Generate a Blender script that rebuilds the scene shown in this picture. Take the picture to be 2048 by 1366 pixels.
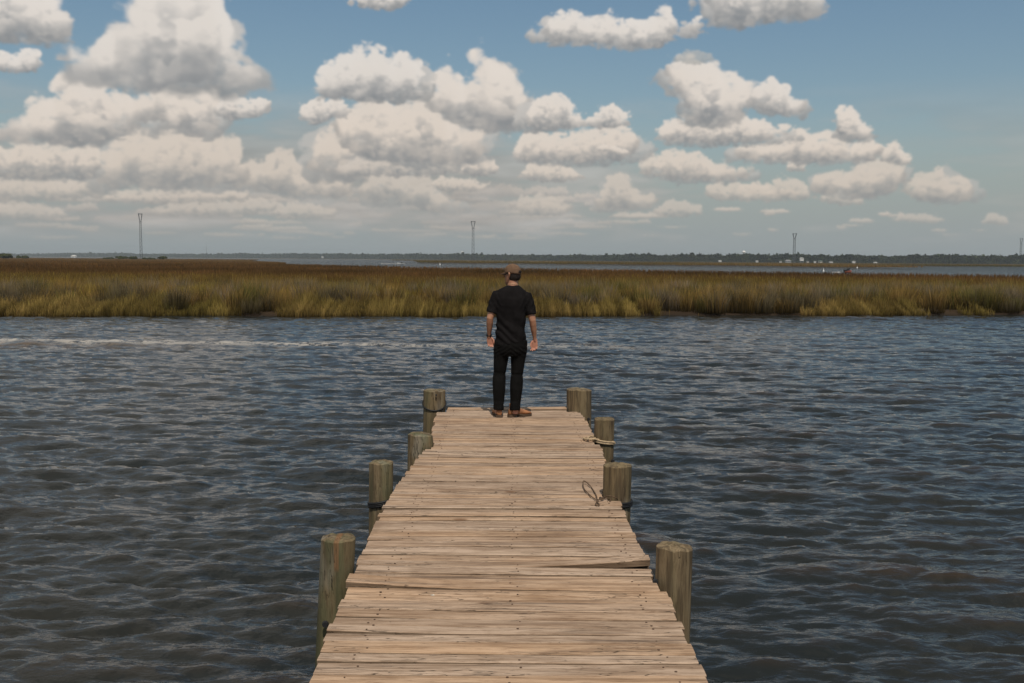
import bpy, bmesh, math, random
import numpy as np
from mathutils import Vector, Matrix, noise as mn

for _o in list(bpy.data.objects): bpy.data.objects.remove(_o)
scene = bpy.context.scene
COL = scene.collection
R = math.radians
DECK = 0.90                    # deck top above the water (water = 0)
EYE = DECK + 1.88              # camera height above the water
F = 1991.0                     # focal length in pixels of a 2048 px wide frame (35 mm)

# ------------------------------------------------------------------ camera
PITCH = math.atan(163.5/F); ROLL = 0.0069
_f = Vector((0, math.cos(PITCH), -math.sin(PITCH)))
_r0 = Vector((1, 0, 0)); _u0 = Vector((0, math.sin(PITCH), math.cos(PITCH)))
_r = _r0*math.cos(ROLL) + _u0*math.sin(ROLL); _u = -_r0*math.sin(ROLL) + _u0*math.cos(ROLL)
cam_d = bpy.data.cameras.new('camera'); cam_d.lens = 35.0; cam_d.sensor_width = 36.0
cam_d.clip_start = 0.1; cam_d.clip_end = 40000
cam = bpy.data.objects.new('camera', cam_d); COL.objects.link(cam)
cam.matrix_world = Matrix(((_r.x, _u.x, -_f.x, 0), (_r.y, _u.y, -_f.y, 0), (_r.z, _u.z, -_f.z, EYE), (0, 0, 0, 1)))
scene.camera = cam

def az_el(px, py):
    d = _r*((px-1024)/F) + _u*((683-py)/F) + _f
    return math.atan2(d.x, d.y), d.z/math.hypot(d.x, d.y)

# ------------------------------------------------------------------ render + colour
scene.render.engine = 'CYCLES'
scene.view_settings.view_transform = 'Standard'; scene.view_settings.look = 'None'
scene.view_settings.exposure = 0.22; scene.view_settings.gamma = 1.0
cy = scene.cycles
cy.use_denoising = True; cy.max_bounces = 6; cy.transparent_max_bounces = 8; cy.volume_bounces = 0
cy.caustics_reflective = False; cy.caustics_refractive = False; cy.sample_clamp_indirect = 4
cy.use_adaptive_sampling = False

# ------------------------------------------------------------------ sun
SUN_EL = R(60); SUN_AZ = R(7)      # behind the camera, a little to its right
to_sun = Vector((math.sin(SUN_AZ)*math.cos(SUN_EL), -math.cos(SUN_AZ)*math.cos(SUN_EL), math.sin(SUN_EL)))
sun_d = bpy.data.lights.new('sun', 'SUN'); sun_d.energy = 3.0; sun_d.angle = R(0.53); sun_d.color = (1.0, 0.91, 0.79)
sun = bpy.data.objects.new('sun', sun_d); COL.objects.link(sun)
sun.rotation_euler = to_sun.to_track_quat('Z', 'Y').to_euler(); sun.location = (0, 0, 60)

# ------------------------------------------------------------------ node helper
class NT:
    def __init__(s, tree): s.t = tree; s.n = tree.nodes; s.l = tree.links; s.n.clear()
    def node(s, kind, **kw):
        nd = s.n.new(kind)
        for k, v in kw.items(): setattr(nd, k, v)
        return nd
    def put(s, sock, v):
        if v is None: return
        if isinstance(v, bpy.types.NodeSocket): s.l.new(v, sock)
        elif isinstance(v, (tuple, list)) and len(v) == 3 and sock.type == 'RGBA': sock.default_value = (*v, 1)
        else: sock.default_value = v
    def m(s, op, a, b=None, c=None, clamp=False):
        nd = s.node('ShaderNodeMath', operation=op); nd.use_clamp = clamp
        for i, v in enumerate((a, b, c)): s.put(nd.inputs[i], v)
        return nd.outputs[0]
    def v(s, op, a, b=None, sc=None):
        nd = s.node('ShaderNodeVectorMath', operation=op)
        s.put(nd.inputs[0], a); s.put(nd.inputs[1], b)
        if sc is not None: s.put(nd.inputs['Scale'], sc)
        return nd.outputs['Value'] if op in ('LENGTH', 'DOT_PRODUCT') else nd.outputs[0]
    def xyz(s, x, y, z=0.0):
        nd = s.node('ShaderNodeCombineXYZ')
        for i, q in enumerate((x, y, z)): s.put(nd.inputs[i], q)
        return nd.outputs[0]
    def sep(s, v):
        nd = s.node('ShaderNodeSeparateXYZ'); s.put(nd.inputs[0], v); return nd.outputs
    def noise(s, vec, scale, detail=3, rough=0.5, dim='3D', dist=0.0):
        nd = s.node('ShaderNodeTexNoise', noise_dimensions=dim)
        s.put(nd.inputs['Vector'], vec); s.put(nd.inputs['Scale'], scale); s.put(nd.inputs['Detail'], detail)
        s.put(nd.inputs['Roughness'], rough); s.put(nd.inputs['Distortion'], dist)
        return nd.outputs
    def voro(s, vec, scale, detail=0, rough=0.5, feature='F1', dim='3D', rnd=1.0):
        nd = s.node('ShaderNodeTexVoronoi', voronoi_dimensions=dim, feature=feature)
        s.put(nd.inputs['Vector'], vec); s.put(nd.inputs['Scale'], scale)
        if 'Detail' in nd.inputs and feature != 'DISTANCE_TO_EDGE': s.put(nd.inputs['Detail'], detail); s.put(nd.inputs['Roughness'], rough)
        s.put(nd.inputs['Randomness'], rnd)
        return nd.outputs
    def mix(s, fac, a, b, mode='MIX'):
        nd = s.node('ShaderNodeMix', data_type='RGBA', blend_type=mode)
        s.put(nd.inputs[0], fac); s.put(nd.inputs[6], a); s.put(nd.inputs[7], b)
        return nd.outputs[2]
    def fmix(s, fac, a, b):
        nd = s.node('ShaderNodeMix', data_type='FLOAT')
        s.put(nd.inputs[0], fac); s.put(nd.inputs[2], a); s.put(nd.inputs[3], b)
        return nd.outputs[0]
    def rng(s, v, a, b, c=0.0, d=1.0, smooth=True):
        nd = s.node('ShaderNodeMapRange', interpolation_type='SMOOTHSTEP' if smooth else 'LINEAR')
        for i, q in enumerate((v, a, b, c, d)): s.put(nd.inputs[i], q)
        return nd.outputs[0]
    def ramp(s, fac, stops):
        nd = s.node('ShaderNodeValToRGB'); s.put(nd.inputs[0], fac)
        cr = nd.color_ramp
        while len(cr.elements) < len(stops): cr.elements.new(0.5)
        for e, (p, c) in zip(cr.elements, stops): e.position = p; e.color = (*c, 1)
        return nd.outputs[0]
    def curve(s, x, pts):
        nd = s.node('ShaderNodeFloatCurve'); s.put(nd.inputs['Value'], x)
        cu = nd.mapping.curves[0]
        while len(cu.points) < len(pts): cu.points.new(0.5, 0.5)
        for p, (a, b) in zip(cu.points, pts): p.location = (a, b); p.handle_type = 'VECTOR'
        nd.mapping.update()
        return nd.outputs[0]

# ------------------------------------------------------------------ sky: physical sky plus fair weather cumulus banks
# each bank: clouds given as (base line, [top profile]) by bearing and elevation; noise breaks up every outline
# outlines of the cumulus, as seen bearings (even numbers: x, odd: y of a 2048 px wide view), far ones listed anywhere: sorted by base
CLOUDS = """
140 165 150 140 178 115 180 75 205 45 235 25 268 28 275 -10 290 -60 400 -60 430 -5 445 20 465 40 466 75 440 95 455 105 490 120 520 145 537 172 500 178 440 172 385 165 330 174 280 184 240 178 190 168
-60 250 0 235 40 222 60 205 75 195 115 180 120 165 140 165 190 170 280 185 380 168 425 185 432 215 430 245 400 256 340 262 270 258 240 270 180 284 90 284 0 278 -60 280
428 225 440 195 470 188 500 200 540 205 545 218 520 236 470 240 440 235
-60 350 -60 300 0 290 60 288 130 290 190 295 204 340 180 356 90 356 0 354
192 350 205 320 235 290 258 265 330 260 400 256 436 243 450 266 482 283 494 305 484 330 503 352 480 368 400 375 320 379 250 375 198 364
470 362 478 343 498 320 530 328 553 314 570 296 590 306 595 323 618 338 640 323 658 348 692 363 703 390 650 395 600 391 560 383 510 375
630 190 634 150 658 123 700 110 740 103 780 110 800 96 827 106 840 135 853 165 847 190 800 198 740 201 680 195
600 240 606 215 635 195 690 198 700 230 660 245 620 250
842 165 863 143 882 130 902 153 930 173 942 163 943 130 953 100 975 116 1000 132 1022 148 1038 185 1053 205 1050 242 1010 254 940 260 900 240 870 217 848 197
1058 240 1060 198 1100 193 1132 203 1162 233 1178 252 1120 260 1068 258
1163 252 1173 233 1200 230 1203 213 1235 208 1260 230 1260 252 1220 256
690 230 700 205 760 198 830 196 882 208 903 238 960 256 977 280 972 302 930 320 860 328 760 322 700 302
616 335 622 290 624 255 658 243 700 230 732 248 738 300 727 340 738 358 690 361 648 355
650 340 720 310 800 305 900 310 962 320 920 342 860 354 760 354 690 354
714 397 723 363 743 346 775 342 802 352 830 357 852 355 858 373 872 393 907 403 922 420 860 423 838 411 790 405 738 405
908 347 928 323 960 313 988 323 998 345 960 354
1013 310 1028 278 1060 260 1090 272 1120 267 1160 260 1240 255 1264 273 1283 290 1277 307 1240 320 1160 328 1080 327 1028 322
1283 345 1288 318 1330 299 1360 305 1380 315 1400 309 1422 328 1460 333 1503 340 1502 354 1440 361 1350 361
1068 72 1088 43 1120 27 1160 32 1190 42 1215 18 1242 37 1265 52 1300 39 1332 12 1349 43 1375 45 1402 35 1412 53 1372 78 1345 75 1310 96 1250 94 1180 87 1108 85
1410 0 1438 -60 1622 -60 1634 3 1664 14 1642 30 1580 32 1540 43 1480 54 1438 43 1422 20
1326 140 1343 124 1380 126 1407 134 1432 146 1462 148 1503 162 1516 185 1503 217 1470 243 1430 252 1388 242 1368 215 1388 190 1371 170 1347 157
1488 207 1508 176 1545 159 1568 177 1578 192 1603 197 1609 215 1592 231 1540 225
1308 277 1322 253 1350 239 1380 232 1420 232 1480 232 1523 242 1543 259 1577 247 1584 272 1520 285 1420 289 1350 287
1667 265 1665 240 1678 222 1700 218 1727 238 1745 265 1737 280 1690 280
1470 312 1487 290 1540 282 1578 277 1588 254 1622 262 1660 268 1700 279 1752 287 1764 305 1742 321 1640 325 1540 323
1748 294 1790 287 1818 307 1824 332 1790 328 1758 318
1622 377 1632 353 1670 337 1708 342 1718 322 1760 317 1813 327 1819 355 1792 378 1740 394 1680 389
1812 377 1832 348 1866 342 1875 324 1897 347 1927 352 1946 380 1938 398 1890 404 1838 401
1406 387 1428 365 1465 361 1490 374 1530 368 1555 356 1592 361 1640 385 1622 398 1540 404 1438 402
1632 400 1664 374 1692 384 1726 393 1731 410 1680 411
1182 407 1212 378 1214 350 1240 350 1264 371 1288 381 1314 400 1307 415 1250 418 1198 415
1298 427 1330 407 1360 402 1397 410 1403 430 1350 435
1026 422 1043 397 1080 388 1112 398 1139 418 1122 433 1058 431
-60 402 -60 362 0 354 50 352 110 358 170 351 204 368 198 392 130 401 50 405
296 430 338 404 420 401 520 396 558 404 553 422 460 433 360 433
1573 342 1578 321 1607 321 1611 344
-60 -40 60 -40 112 -7 134 40 128 70 80 81 0 79 -60 80
-50 138 0 107 30 109 45 97 77 102 85 130 60 145 0 145
698 7 710 -30 800 -30 821 0 780 23 733 17
1346 120 1370 102 1420 107 1431 123 1390 131
1962 448 1978 427 2012 435 2018 450
1040 352 1060 332 1110 328 1150 340 1165 358 1120 366 1060 364
1190 300 1200 290 1260 300 1250 312
200 402 215 384 300 378 400 380 470 378 500 392 480 404 350 408 240 408
540 430 560 408 600 405 640 415 690 428 640 438 570 438
850 372 880 356 940 358 980 372 960 384 890 384
-60 436 0 410 60 408 120 420 140 436 60 442
1780 440 1800 428 1860 430 1900 442 1850 448
"""
CLOUDS = [[float(v) for v in l.split()] for l in CLOUDS.strip().split('\n')]
# ---- cumulus clouds: small 3D density volumes lit by the sun and viewed from the ground, kept as one sky map (bearing x elevation)
A0, A1, TMAX = -.62, .62, .36
CW, CH = 1860, 540
def build_clouds(az_el):
    rs = np.random.RandomState(11)
    N = 96
    kx = np.fft.fftfreq(N)[:, None, None]*N; ky = np.fft.fftfreq(N)[None, :, None]*N; kz = np.fft.rfftfreq(N)[None, None, :]*N
    kk = np.sqrt(kx*kx+ky*ky+kz*kz)
    def band(k0):
        f = np.fft.rfftn(rs.randn(N, N, N).astype(np.float32))
        g = np.fft.irfftn(f*np.exp(-((kk-k0)/(k0*.38))**2), s=(N, N, N)).astype(np.float32)
        return g/g.std()
    # billows: creased, cauliflower like
    BIL = sum(a*(np.abs(band(k))-.8) for k, a in ((3, 1.0), (6, .62), (12, .36), (24, .2))).astype(np.float32)
    WSP = sum(a*band(k) for k, a in ((4, .8), (8, .55), (16, .35), (30, .22))).astype(np.float32)
    def samp(V, xs, ys, zs):
        def ax(V, c, a):
            i = np.floor(c).astype(int); f = (c-i).astype(np.float32)
            sh = [1, 1, 1]; sh[a] = len(c)
            return np.take(V, i % N, axis=a)*(1-f.reshape(sh)) + np.take(V, (i+1) % N, axis=a)*f.reshape(sh)
        return ax(ax(ax(V, ys, 0), xs, 1), zs, 2)
    px = CW/(A1-A0)
    img = np.zeros((CH, CW, 3), np.float32); alp = np.zeros((CH, CW), np.float32)
    def cloud(poly, fade, warm, kr=1.0, dim=1.0):
        pa = np.array([az_el(poly[i], poly[i+1]) for i in range(0, len(poly), 2)])
        PX = (pa[:, 0]-A0)*px; PY = pa[:, 1]*px
        cxm = np.ptp(PX); hmax = np.ptp(PY); y0 = PY.min()
        kr = max(.10, hmax/62)*kr; pad = int(9+hmax*.42)
        x0 = int(PX.min()-pad); nx = int(cxm+2*pad); ny = int(hmax+pad*1.9)
        yo = int(pad*.9)
        depth = max(min(cxm, 1.7*hmax+8), 10)*.8
        nz = int(min(depth, 84)/1.6)+6; zs = (np.arange(nz)-nz/2)*(depth/(nz-4))
        X = np.arange(nx)+x0; Y = np.arange(ny)+y0-yo
        # signed distance to the outline, roughened
        ox0 = rs.uniform(0, N)
        gx, gy = np.meshgrid(X, Y); D2 = np.full(gx.shape, 1e9); ins = np.zeros(gx.shape, bool)
        for i in range(len(PX)):
            ax_, ay, bx, by = PX[i-1], PY[i-1], PX[i], PY[i]
            vx, vy = bx-ax_, by-ay; t = np.clip(((gx-ax_)*vx+(gy-ay)*vy)/max(vx*vx+vy*vy, 1e-6), 0, 1)
            D2 = np.minimum(D2, (gx-ax_-t*vx)**2+(gy-ay-t*vy)**2)
            if by != ay: ins ^= ((ay > gy) != (by > gy)) & (gx < (bx-ax_)*(gy-ay)/(by-ay)+ax_)
        sd = np.sqrt(D2)*np.where(ins, 1, -1)
        sd = sd+hmax*.075*samp(WSP, gx[0]*.45/kr+ox0, gy[:, 0]*.45/kr+9, np.array([3.0+ox0*.3]))[:, :, 0]*(gy-y0 > hmax*.2)
        ins = sd > 0
        fld = np.full((ny, nx, nz), -1.0, np.float32)
        cand = np.argwhere(sd > 1.2)
        if len(cand) < 3: return
        rmax = hmax*.42
        n = int(np.clip(cxm*hmax/ (rmax*rmax)*34, 40, 420))
        for q in range(n):
            j, i = cand[rs.randint(len(cand))]
            r = min(sd[j, i]*1.04, rmax*rs.uniform(.25, .95)); r = max(r, 1.6)
            z = rs.uniform(-.36, .36)*depth*(1-.5*r/rmax)
            x, y = X[i], Y[j]; ry = r*.93
            i0, i1 = max(int(i-r*1.45), 0), min(int(i+r*1.45)+2, nx); j0, j1 = max(int(j-r*1.4), 0), min(int(j+r*1.4)+2, ny)
            d = ((Y[j0:j1, None, None]-y)/ry)**2+((X[None, i0:i1, None]-x)/r)**2+((zs[None, None]-z)/r)**2
            s_ = fld[j0:j1, i0:i1]; np.maximum(s_, 1-d, out=s_)
        # a soft body that fills the outline
        hz = np.clip(sd, 0, None)[:, :, None]*1.5+1
        body = .30-(zs[None, None]/hz)**2*.8
        body = np.where(ins[:, :, None], np.minimum(body, np.clip(sd/ (2+hmax*.06), 0, 1)[:, :, None]*.30), -1)
        fld = np.maximum(fld, body.astype(np.float32))
        # height above the local base
        ybot = np.where(ins.any(0), Y[np.argmax(ins, 0)], y0); ytop = np.where(ins.any(0), Y[ny-1-np.argmax(ins[::-1], 0)], y0+hmax)
        cols = np.where(ins.any(0))[0]
        kk_ = np.ones(9)/9; pd_ = lambda v: np.convolve(np.pad(np.interp(np.arange(nx), cols, v[cols]), 4, 'edge'), kk_, 'valid')
        ybot, ytop = pd_(ybot), pd_(ytop)
        hl = np.clip((Y[:, None]-ybot[None])/np.maximum(ytop-ybot, hmax*.5)[None], 0, 1)
        sc = N/(95.0*kr)
        ox, oy, oz = rs.uniform(0, N, 3)
        b = samp(BIL, X*sc+ox, Y*sc*1.15+oy, zs*sc+oz)
        wv = samp(WSP, X*sc*.8+oz, Y*sc*1.3+ox, zs*sc*.8+oy)
        near = np.clip(1+sd/(4+hmax*.20), 0, 1)[:, :, None]
        dens = fld*.72+(.50*b+.34*wv)*(.30+.70*near)-.06-(1-near)*1.05
        rho = np.clip(dens*.95, 0, 1)**1.5
        rho *= .26/kr**.8
        # towards the sun: up, and towards the viewer (smaller z index)
        S = np.zeros_like(rho); acc = np.zeros((nx, nz), np.float32)
        dzp = .22/(zs[1]-zs[0]); fr = dzp-int(dzp)
        for j in range(ny-1, -1, -1):
            a1 = np.roll(acc, 1, 1); a1[:, 0] = 0
            acc = acc*(1-min(dzp, 1)) + a1*min(dzp, 1)
            S[j] = acc; acc = acc+rho[j]*1.05
        S *= 1/max(1., kr)**.3
        sunT = .55*np.exp(-S*.36)+.45/(1+.13*S)
        hs_ = hl*hl*(3-2*hl)
        amb = np.broadcast_to((.76+.24*hl)[:, :, None], rho.shape)
        dz = (zs[1]-zs[0])
        T = np.ones((ny, nx), np.float32); Ls = np.zeros((ny, nx), np.float32); La = np.zeros((ny, nx), np.float32)
        for k in range(nz):
            a = 1-np.exp(-rho[:, :, k]*dz*.9)
            Ls += T*a*sunT[:, :, k]; La += T*a*amb[:, :, k]; T *= 1-a
        A = 1-T
        Ls /= np.maximum(A, 1e-4); La /= np.maximum(A, 1e-4)
        lit = (np.clip(Ls*1.62-.09, 0, 1.06)**1.15*dim*(.42+.58*np.clip(hs_*2.4+.12*wv[:, :, nz//2], 0, 1)))[..., None]
        sunc = np.array([.415+.075*warm, .358+.004*warm, .300-.052*warm]); ac = np.array([.205, .230, .254])
        c = sunc*lit + ac*La[..., None]
        c = c*(1-fade)+np.array([.300, .305, .290])*fade
        A = np.clip(A*1.03, 0, 1)*(.98-.42*fade)
        jj0 = int(round(y0-yo))
        for j in range(ny):
            J = jj0+j
            if J < 0 or J >= CH: continue
            i0, i1 = max(0, -x0), min(nx, CW-x0)
            if i1 <= i0: continue
            a = A[j, i0:i1]
            img[J, x0+i0:x0+i1] = img[J, x0+i0:x0+i1]*(1-a[:, None])+c[j, i0:i1]*a[:, None]
            alp[J, x0+i0:x0+i1] = alp[J, x0+i0:x0+i1]*(1-a)+a
    # rows of small far clouds that thin out into the haze
    for by, n, wl, hl, fd in ((472, 30, 70, 6, .74), (456, 34, 80, 10, .62), (440, 34, 85, 13, .52), (424, 32, 90, 17, .42), (406, 26, 100, 21, .34), (388, 16, 110, 26, .28)):
        for i in range(n):
            x = rs.uniform(-250, 2300) if rs.rand() < .42 else rs.uniform(-250, 1250)
            wd = wl*rs.uniform(.35, 1.7); hh = hl*rs.uniform(.5, 1.15); b_ = by+rs.uniform(-8, 8)
            if x > 1300: wd *= .55; hh *= .8
            m = rs.randint(3, 6); pr = [x-wd/2, b_-1.5]
            for q in range(m): pr += [x-wd/2+wd*(q+.6)/m, b_-hh*rs.uniform(.5, 1)]
            cloud(pr+[x+wd/2, b_-1, x, b_+2], fd, 1.0, 1.2)
    # a thin veil of distant cloud low in the west (left) and centre
    aa = A0+(np.arange(CW)+.5)/px; tt = (np.arange(CH)+.5)/px
    yy = np.arange(CH)*.55; xx = np.arange(CW)*.10
    v1 = samp(WSP, xx, yy*.9, np.array([5.0]))[:, :, 0]; v2 = samp(WSP, xx*.3, yy*.12, np.array([40.0]))[:, :, 0]
    veil = np.clip(.45+.30*v1+.45*v2, 0, 1)*np.interp(tt, [.012, .035, .10, .17], [.0, .92, .75, 0])[:, None]*np.interp(aa, [-.6, .02, .25, .6], [.98, .9, .55, .30])[None]
    vc = np.array([.335, .318, .300])*(1+.10*v1[..., None])
    img = img*(1-veil[..., None])+vc*veil[..., None]; alp = alp*(1-veil)+veil
    for pl_ in sorted(CLOUDS, key=lambda p: -max(p[1::2])):
        by = max(pl_[1::2])
        fd = float(np.interp(by, [150, 260, 330, 380, 420, 450], [0, .05, .14, .27, .42, .55]))
        if pl_[0] == 1346: fd = .72
        if max(pl_[1::2])-min(pl_[1::2]) > 55 and pl_[0] != 1346:      # a fainter shoulder of cloud behind the big ones
            mx_, my_ = sum(pl_[0::2])/len(pl_)*2, by; s1 = rs.uniform(-26, 26)
            cloud([(v-mx_)*1.06+mx_+s1 if i % 2 == 0 else (v-my_)*.88+my_+6 for i, v in enumerate(pl_)], fd+.16, .2, 1.1, .72)
        cloud(pl_, fd, float(np.interp(by, [200, 400], [.1, 1])), 1.0, .82 if pl_[0] in (1410, 650) else 1.0)
    pm_ = np.dstack([img, alp])                     # a touch of softness, as through kilometres of air
    for ax_ in (0, 1): pm_ = sum(wg*np.roll(pm_, sh_, ax_) for sh_, wg in ((-2, .06), (-1, .24), (0, .40), (1, .24), (2, .06)))
    img, alp = pm_[..., :3], pm_[..., 3]
    return img/np.maximum(alp, 1e-3)[..., None], alp
world = bpy.data.worlds.new('World'); scene.world = world; world.use_nodes = True
world.cycles.sampling_method = 'MANUAL'; world.cycles.sample_map_resolution = 512
w = NT(world.node_tree)
dirv = w.node('ShaderNodeTexCoord').outputs['Generated']
dx, dy, dz = w.sep(dirv)
AZ = w.m('ARCTAN2', dx, dy)
TE = w.m('DIVIDE', dz, w.m('SQRT', w.m('ADD', w.m('MULTIPLY', dx, dx), w.m('MULTIPLY', dy, dy))))
sky = w.node('ShaderNodeTexSky', sky_type='NISHITA'); sky.sun_disc = False
sky.sun_elevation = SUN_EL; sky.sun_rotation = R(180-7)
sky.altitude = 0; sky.air_density = 1.2; sky.dust_density = 1.6; sky.ozone_density = 1.0
SKYS = 0.069
base = w.v('SCALE', sky.outputs[0], sc=SKYS)
hs = w.node('ShaderNodeHueSaturation'); hs.inputs['Saturation'].default_value = 1.14; hs.inputs['Hue'].default_value = .494
w.put(hs.inputs['Color'], base); base = hs.outputs[0]
# greyer, duller air low over the marsh
base = w.mix(w.rng(TE, .0, .17, .88, 0.0), base, (.275, .312, .325))
base = w.mix(w.rng(TE, .28, .9, 0.0, .62), base, (.165, .200, .220))   # milky overhead air
col = base
# generic cloud outside the framed banks (seen only mirrored in the water or from other viewpoints)
pl = w.xyz(w.m('DIVIDE', dx, w.m('ADD', w.m('ABSOLUTE', dz), .12)), w.m('DIVIDE', dy, w.m('ADD', w.m('ABSOLUTE', dz), .12)), 2.0)
gn = w.noise(pl, 1.15, 6, .55)[0]
side = w.rng(w.m('ABSOLUTE', AZ), .50, .62)
above = w.rng(TE, .285, .40)
zone = w.m('MAXIMUM', w.m('MULTIPLY', side, w.rng(TE, .03, .10)), above)
lean = w.rng(AZ, -.7, .5, .07, .0)
gcov = w.m('MULTIPLY', w.rng(w.m('ADD', gn, lean), .50, .60), zone)
gcol = w.mix(w.rng(gn, .52, .70), (.42, .42, .41), (.22, .25, .27))
col = w.mix(gcov, col, gcol)
rgb, alp = build_clouds(az_el)
cimg = bpy.data.images.new('cloud_banks', CW, CH, alpha=True, float_buffer=True)
cimg.colorspace_settings.name = 'Non-Color'; cimg.alpha_mode = 'CHANNEL_PACKED'
cimg.pixels.foreach_set(np.dstack([rgb, alp]).astype(np.float32).ravel()); cimg.update()
ti = w.node('ShaderNodeTexImage', image=cimg, interpolation='Cubic', extension='CLIP')
w.put(ti.inputs[0], w.xyz(w.m('DIVIDE', w.m('SUBTRACT', AZ, A0), A1-A0), w.m('DIVIDE', TE, TMAX)))
col = w.mix(ti.outputs[1], col, ti.outputs[0])
bg = w.node('ShaderNodeBackground'); w.put(bg.inputs[0], col); bg.inputs[1].default_value = 1.0
out = w.node('ShaderNodeOutputWorld'); w.l.new(bg.outputs[0], out.inputs[0])

# =================================================================== object helpers
def link(name, mesh, mats, parent=None):
    o = bpy.data.objects.new(name, mesh); COL.objects.link(o)
    if parent is not None: o.parent = parent
    for m_ in (mats if isinstance(mats, (list, tuple)) else [mats]):
        if m_ is not None: mesh.materials.append(m_)
    return o
def tag(o, label, cat, group=None):
    o['label'] = label; o['category'] = cat
    if group: o['group'] = group
    return o
def struct(o): o['kind'] = 'structure'; return o
def stuff(o, label, cat): o['kind'] = 'stuff'; o['label'] = label; o['category'] = cat; return o
def empty(name, loc, label, cat, group=None, rz=0):
    o = bpy.data.objects.new(name, None); COL.objects.link(o); o.location = loc; o.rotation_euler.z = rz
    o.empty_display_size = .2
    return tag(o, label, cat, group)
def copy_tree(o, parent=None):
    c = o.copy(); COL.objects.link(c)
    if parent is not None: c.parent = parent
    for ch in [x for x in o.children]: copy_tree(ch, c)
    return c
def np_mesh(name, V, quads=None, tris=None, col=None, smooth=False, mat_idx=None):
    me = bpy.data.meshes.new(name)
    V = np.asarray(V, np.float32); me.vertices.add(len(V)); me.vertices.foreach_set('co', V.ravel())
    parts = []; tot = []
    if quads is not None and len(quads): parts.append(np.asarray(quads, np.int32).ravel()); tot.append(np.full(len(quads), 4, np.int32))
    if tris is not None and len(tris): parts.append(np.asarray(tris, np.int32).ravel()); tot.append(np.full(len(tris), 3, np.int32))
    idx = np.concatenate(parts); tot = np.concatenate(tot)
    me.loops.add(len(idx)); me.loops.foreach_set('vertex_index', idx)
    me.polygons.add(len(tot)); st = np.concatenate([[0], np.cumsum(tot)[:-1]]).astype(np.int32)
    me.polygons.foreach_set('loop_start', st); me.polygons.foreach_set('loop_total', tot)
    if mat_idx is not None: me.polygons.foreach_set('material_index', np.asarray(mat_idx, np.int32))
    me.update(calc_edges=True); me.validate()
    me.polygons.foreach_set('use_smooth', np.full(len(me.polygons), smooth))
    if col is not None:
        a = me.attributes.new('tint', 'FLOAT_COLOR', 'POINT')
        c = np.ones((len(V), 4), np.float32); c[:, :3] = col; a.data.foreach_set('color', c.ravel())
    return me
def material(name, rough=.8, spec=.3):
    m_ = bpy.data.materials.new(name); m_.use_nodes = True
    n = NT(m_.node_tree); b = n.node('ShaderNodeBsdfPrincipled'); o = n.node('ShaderNodeOutputMaterial')
    n.l.new(b.outputs[0], o.inputs[0]); b.inputs['Roughness'].default_value = rough; b.inputs['Specular IOR Level'].default_value = spec
    return m_, n, b
def flat(name, c, rough=.8, spec=.3, var=.15, scale=8.0, metal=0.0):
    m_, n, b = material(name, rough, spec)
    g = n.noise(n.node('ShaderNodeTexCoord').outputs['Object'], scale, 4, .6)[0]
    n.put(b.inputs['Base Color'], n.mix(n.rng(g, .3, .7), tuple(x*(1-var) for x in c), tuple(min(x*(1+var), 1) for x in c)))
    b.inputs['Metallic'].default_value = metal
    return m_
def bump(n, b, h, strength=.5, dist=.01):
    bp = n.node('ShaderNodeBump'); n.put(bp.inputs['Height'], h); n.put(bp.inputs['Strength'], strength); n.put(bp.inputs['Distance'], dist)
    n.l.new(bp.outputs[0], b.inputs['Normal'])
class MB:
    """collects tubes, boxes and lofts, built as one mesh"""
    def __init__(s): s.v = []; s.q = []; s.t = []; s.mi = []
    def ring_loft(s, rings, cap=True, mi=0):
        b = len(s.v); n = len(rings[0])
        for r in rings: s.v += [tuple(p) for p in r]
        for i in range(len(rings)-1):
            for j in range(n):
                k = (j+1) % n
                s.q.append((b+i*n+j, b+i*n+k, b+(i+1)*n+k, b+(i+1)*n+j)); 
        if cap:
            for i, flip in ((0, True), (len(rings)-1, False)):
                c = sum((Vector(p) for p in rings[i]), Vector())/n; s.v.append(tuple(c)); ci = len(s.v)-1
                for j in range(n):
                    k = (j+1) % n; a, d = b+i*n+j, b+i*n+k
                    s.t.append((d, a, ci) if flip else (a, d, ci))
    def tube(s, pts, rad, n=8, cap=True, up=(0, 0, 1)):
        """rad: number, or per point r or (rx, ry) with ry along the frame's second axis"""
        P = [Vector(p) for p in pts]; rings = []; a = Vector(up)
        for i, p in enumerate(P):
            d = (P[min(i+1, len(P)-1)]-P[max(i-1, 0)]).normalized()
            if i == 0:
                x = a.cross(d) if abs(a.dot(d)) < .9 else Vector((0, 1, 0)).cross(d)
                if x.length < 1e-3: x = Vector((1, 0, 0)).cross(d)
            else: x = xp-d*xp.dot(d)
            x.normalize(); xp = x; y = d.cross(x).normalized()
            r = rad[i] if isinstance(rad, (list, tuple)) else rad
            rx, ry = r if isinstance(r, (list, tuple)) else (r, r)
            rings.append([p+x*(rx*math.cos(2*math.pi*k/n))+y*(ry*math.sin(2*math.pi*k/n)) for k in range(n)])
        s.ring_loft(rings, cap)
    def box(s, c, d, rz=0.0):
        b = len(s.v); cr, sr = math.cos(rz), math.sin(rz)
        for z in (-1, 1):
            for x, y in ((-1, -1), (1, -1), (1, 1), (-1, 1)):
                X, Y = x*d[0]/2, y*d[1]/2
                s.v.append((c[0]+X*cr-Y*sr, c[1]+X*sr+Y*cr, c[2]+z*d[2]/2))
        for f in ((3, 2, 1, 0), (4, 5, 6, 7), (0, 1, 5, 4), (1, 2, 6, 5), (2, 3, 7, 6), (3, 0, 4, 7)): s.q.append(tuple(b+i for i in f))
    def build(s, name, mats, parent=None, smooth=False):
        me = np_mesh(name, s.v, s.q, s.t, smooth=smooth)
        return link(name, me, mats, parent)
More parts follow.
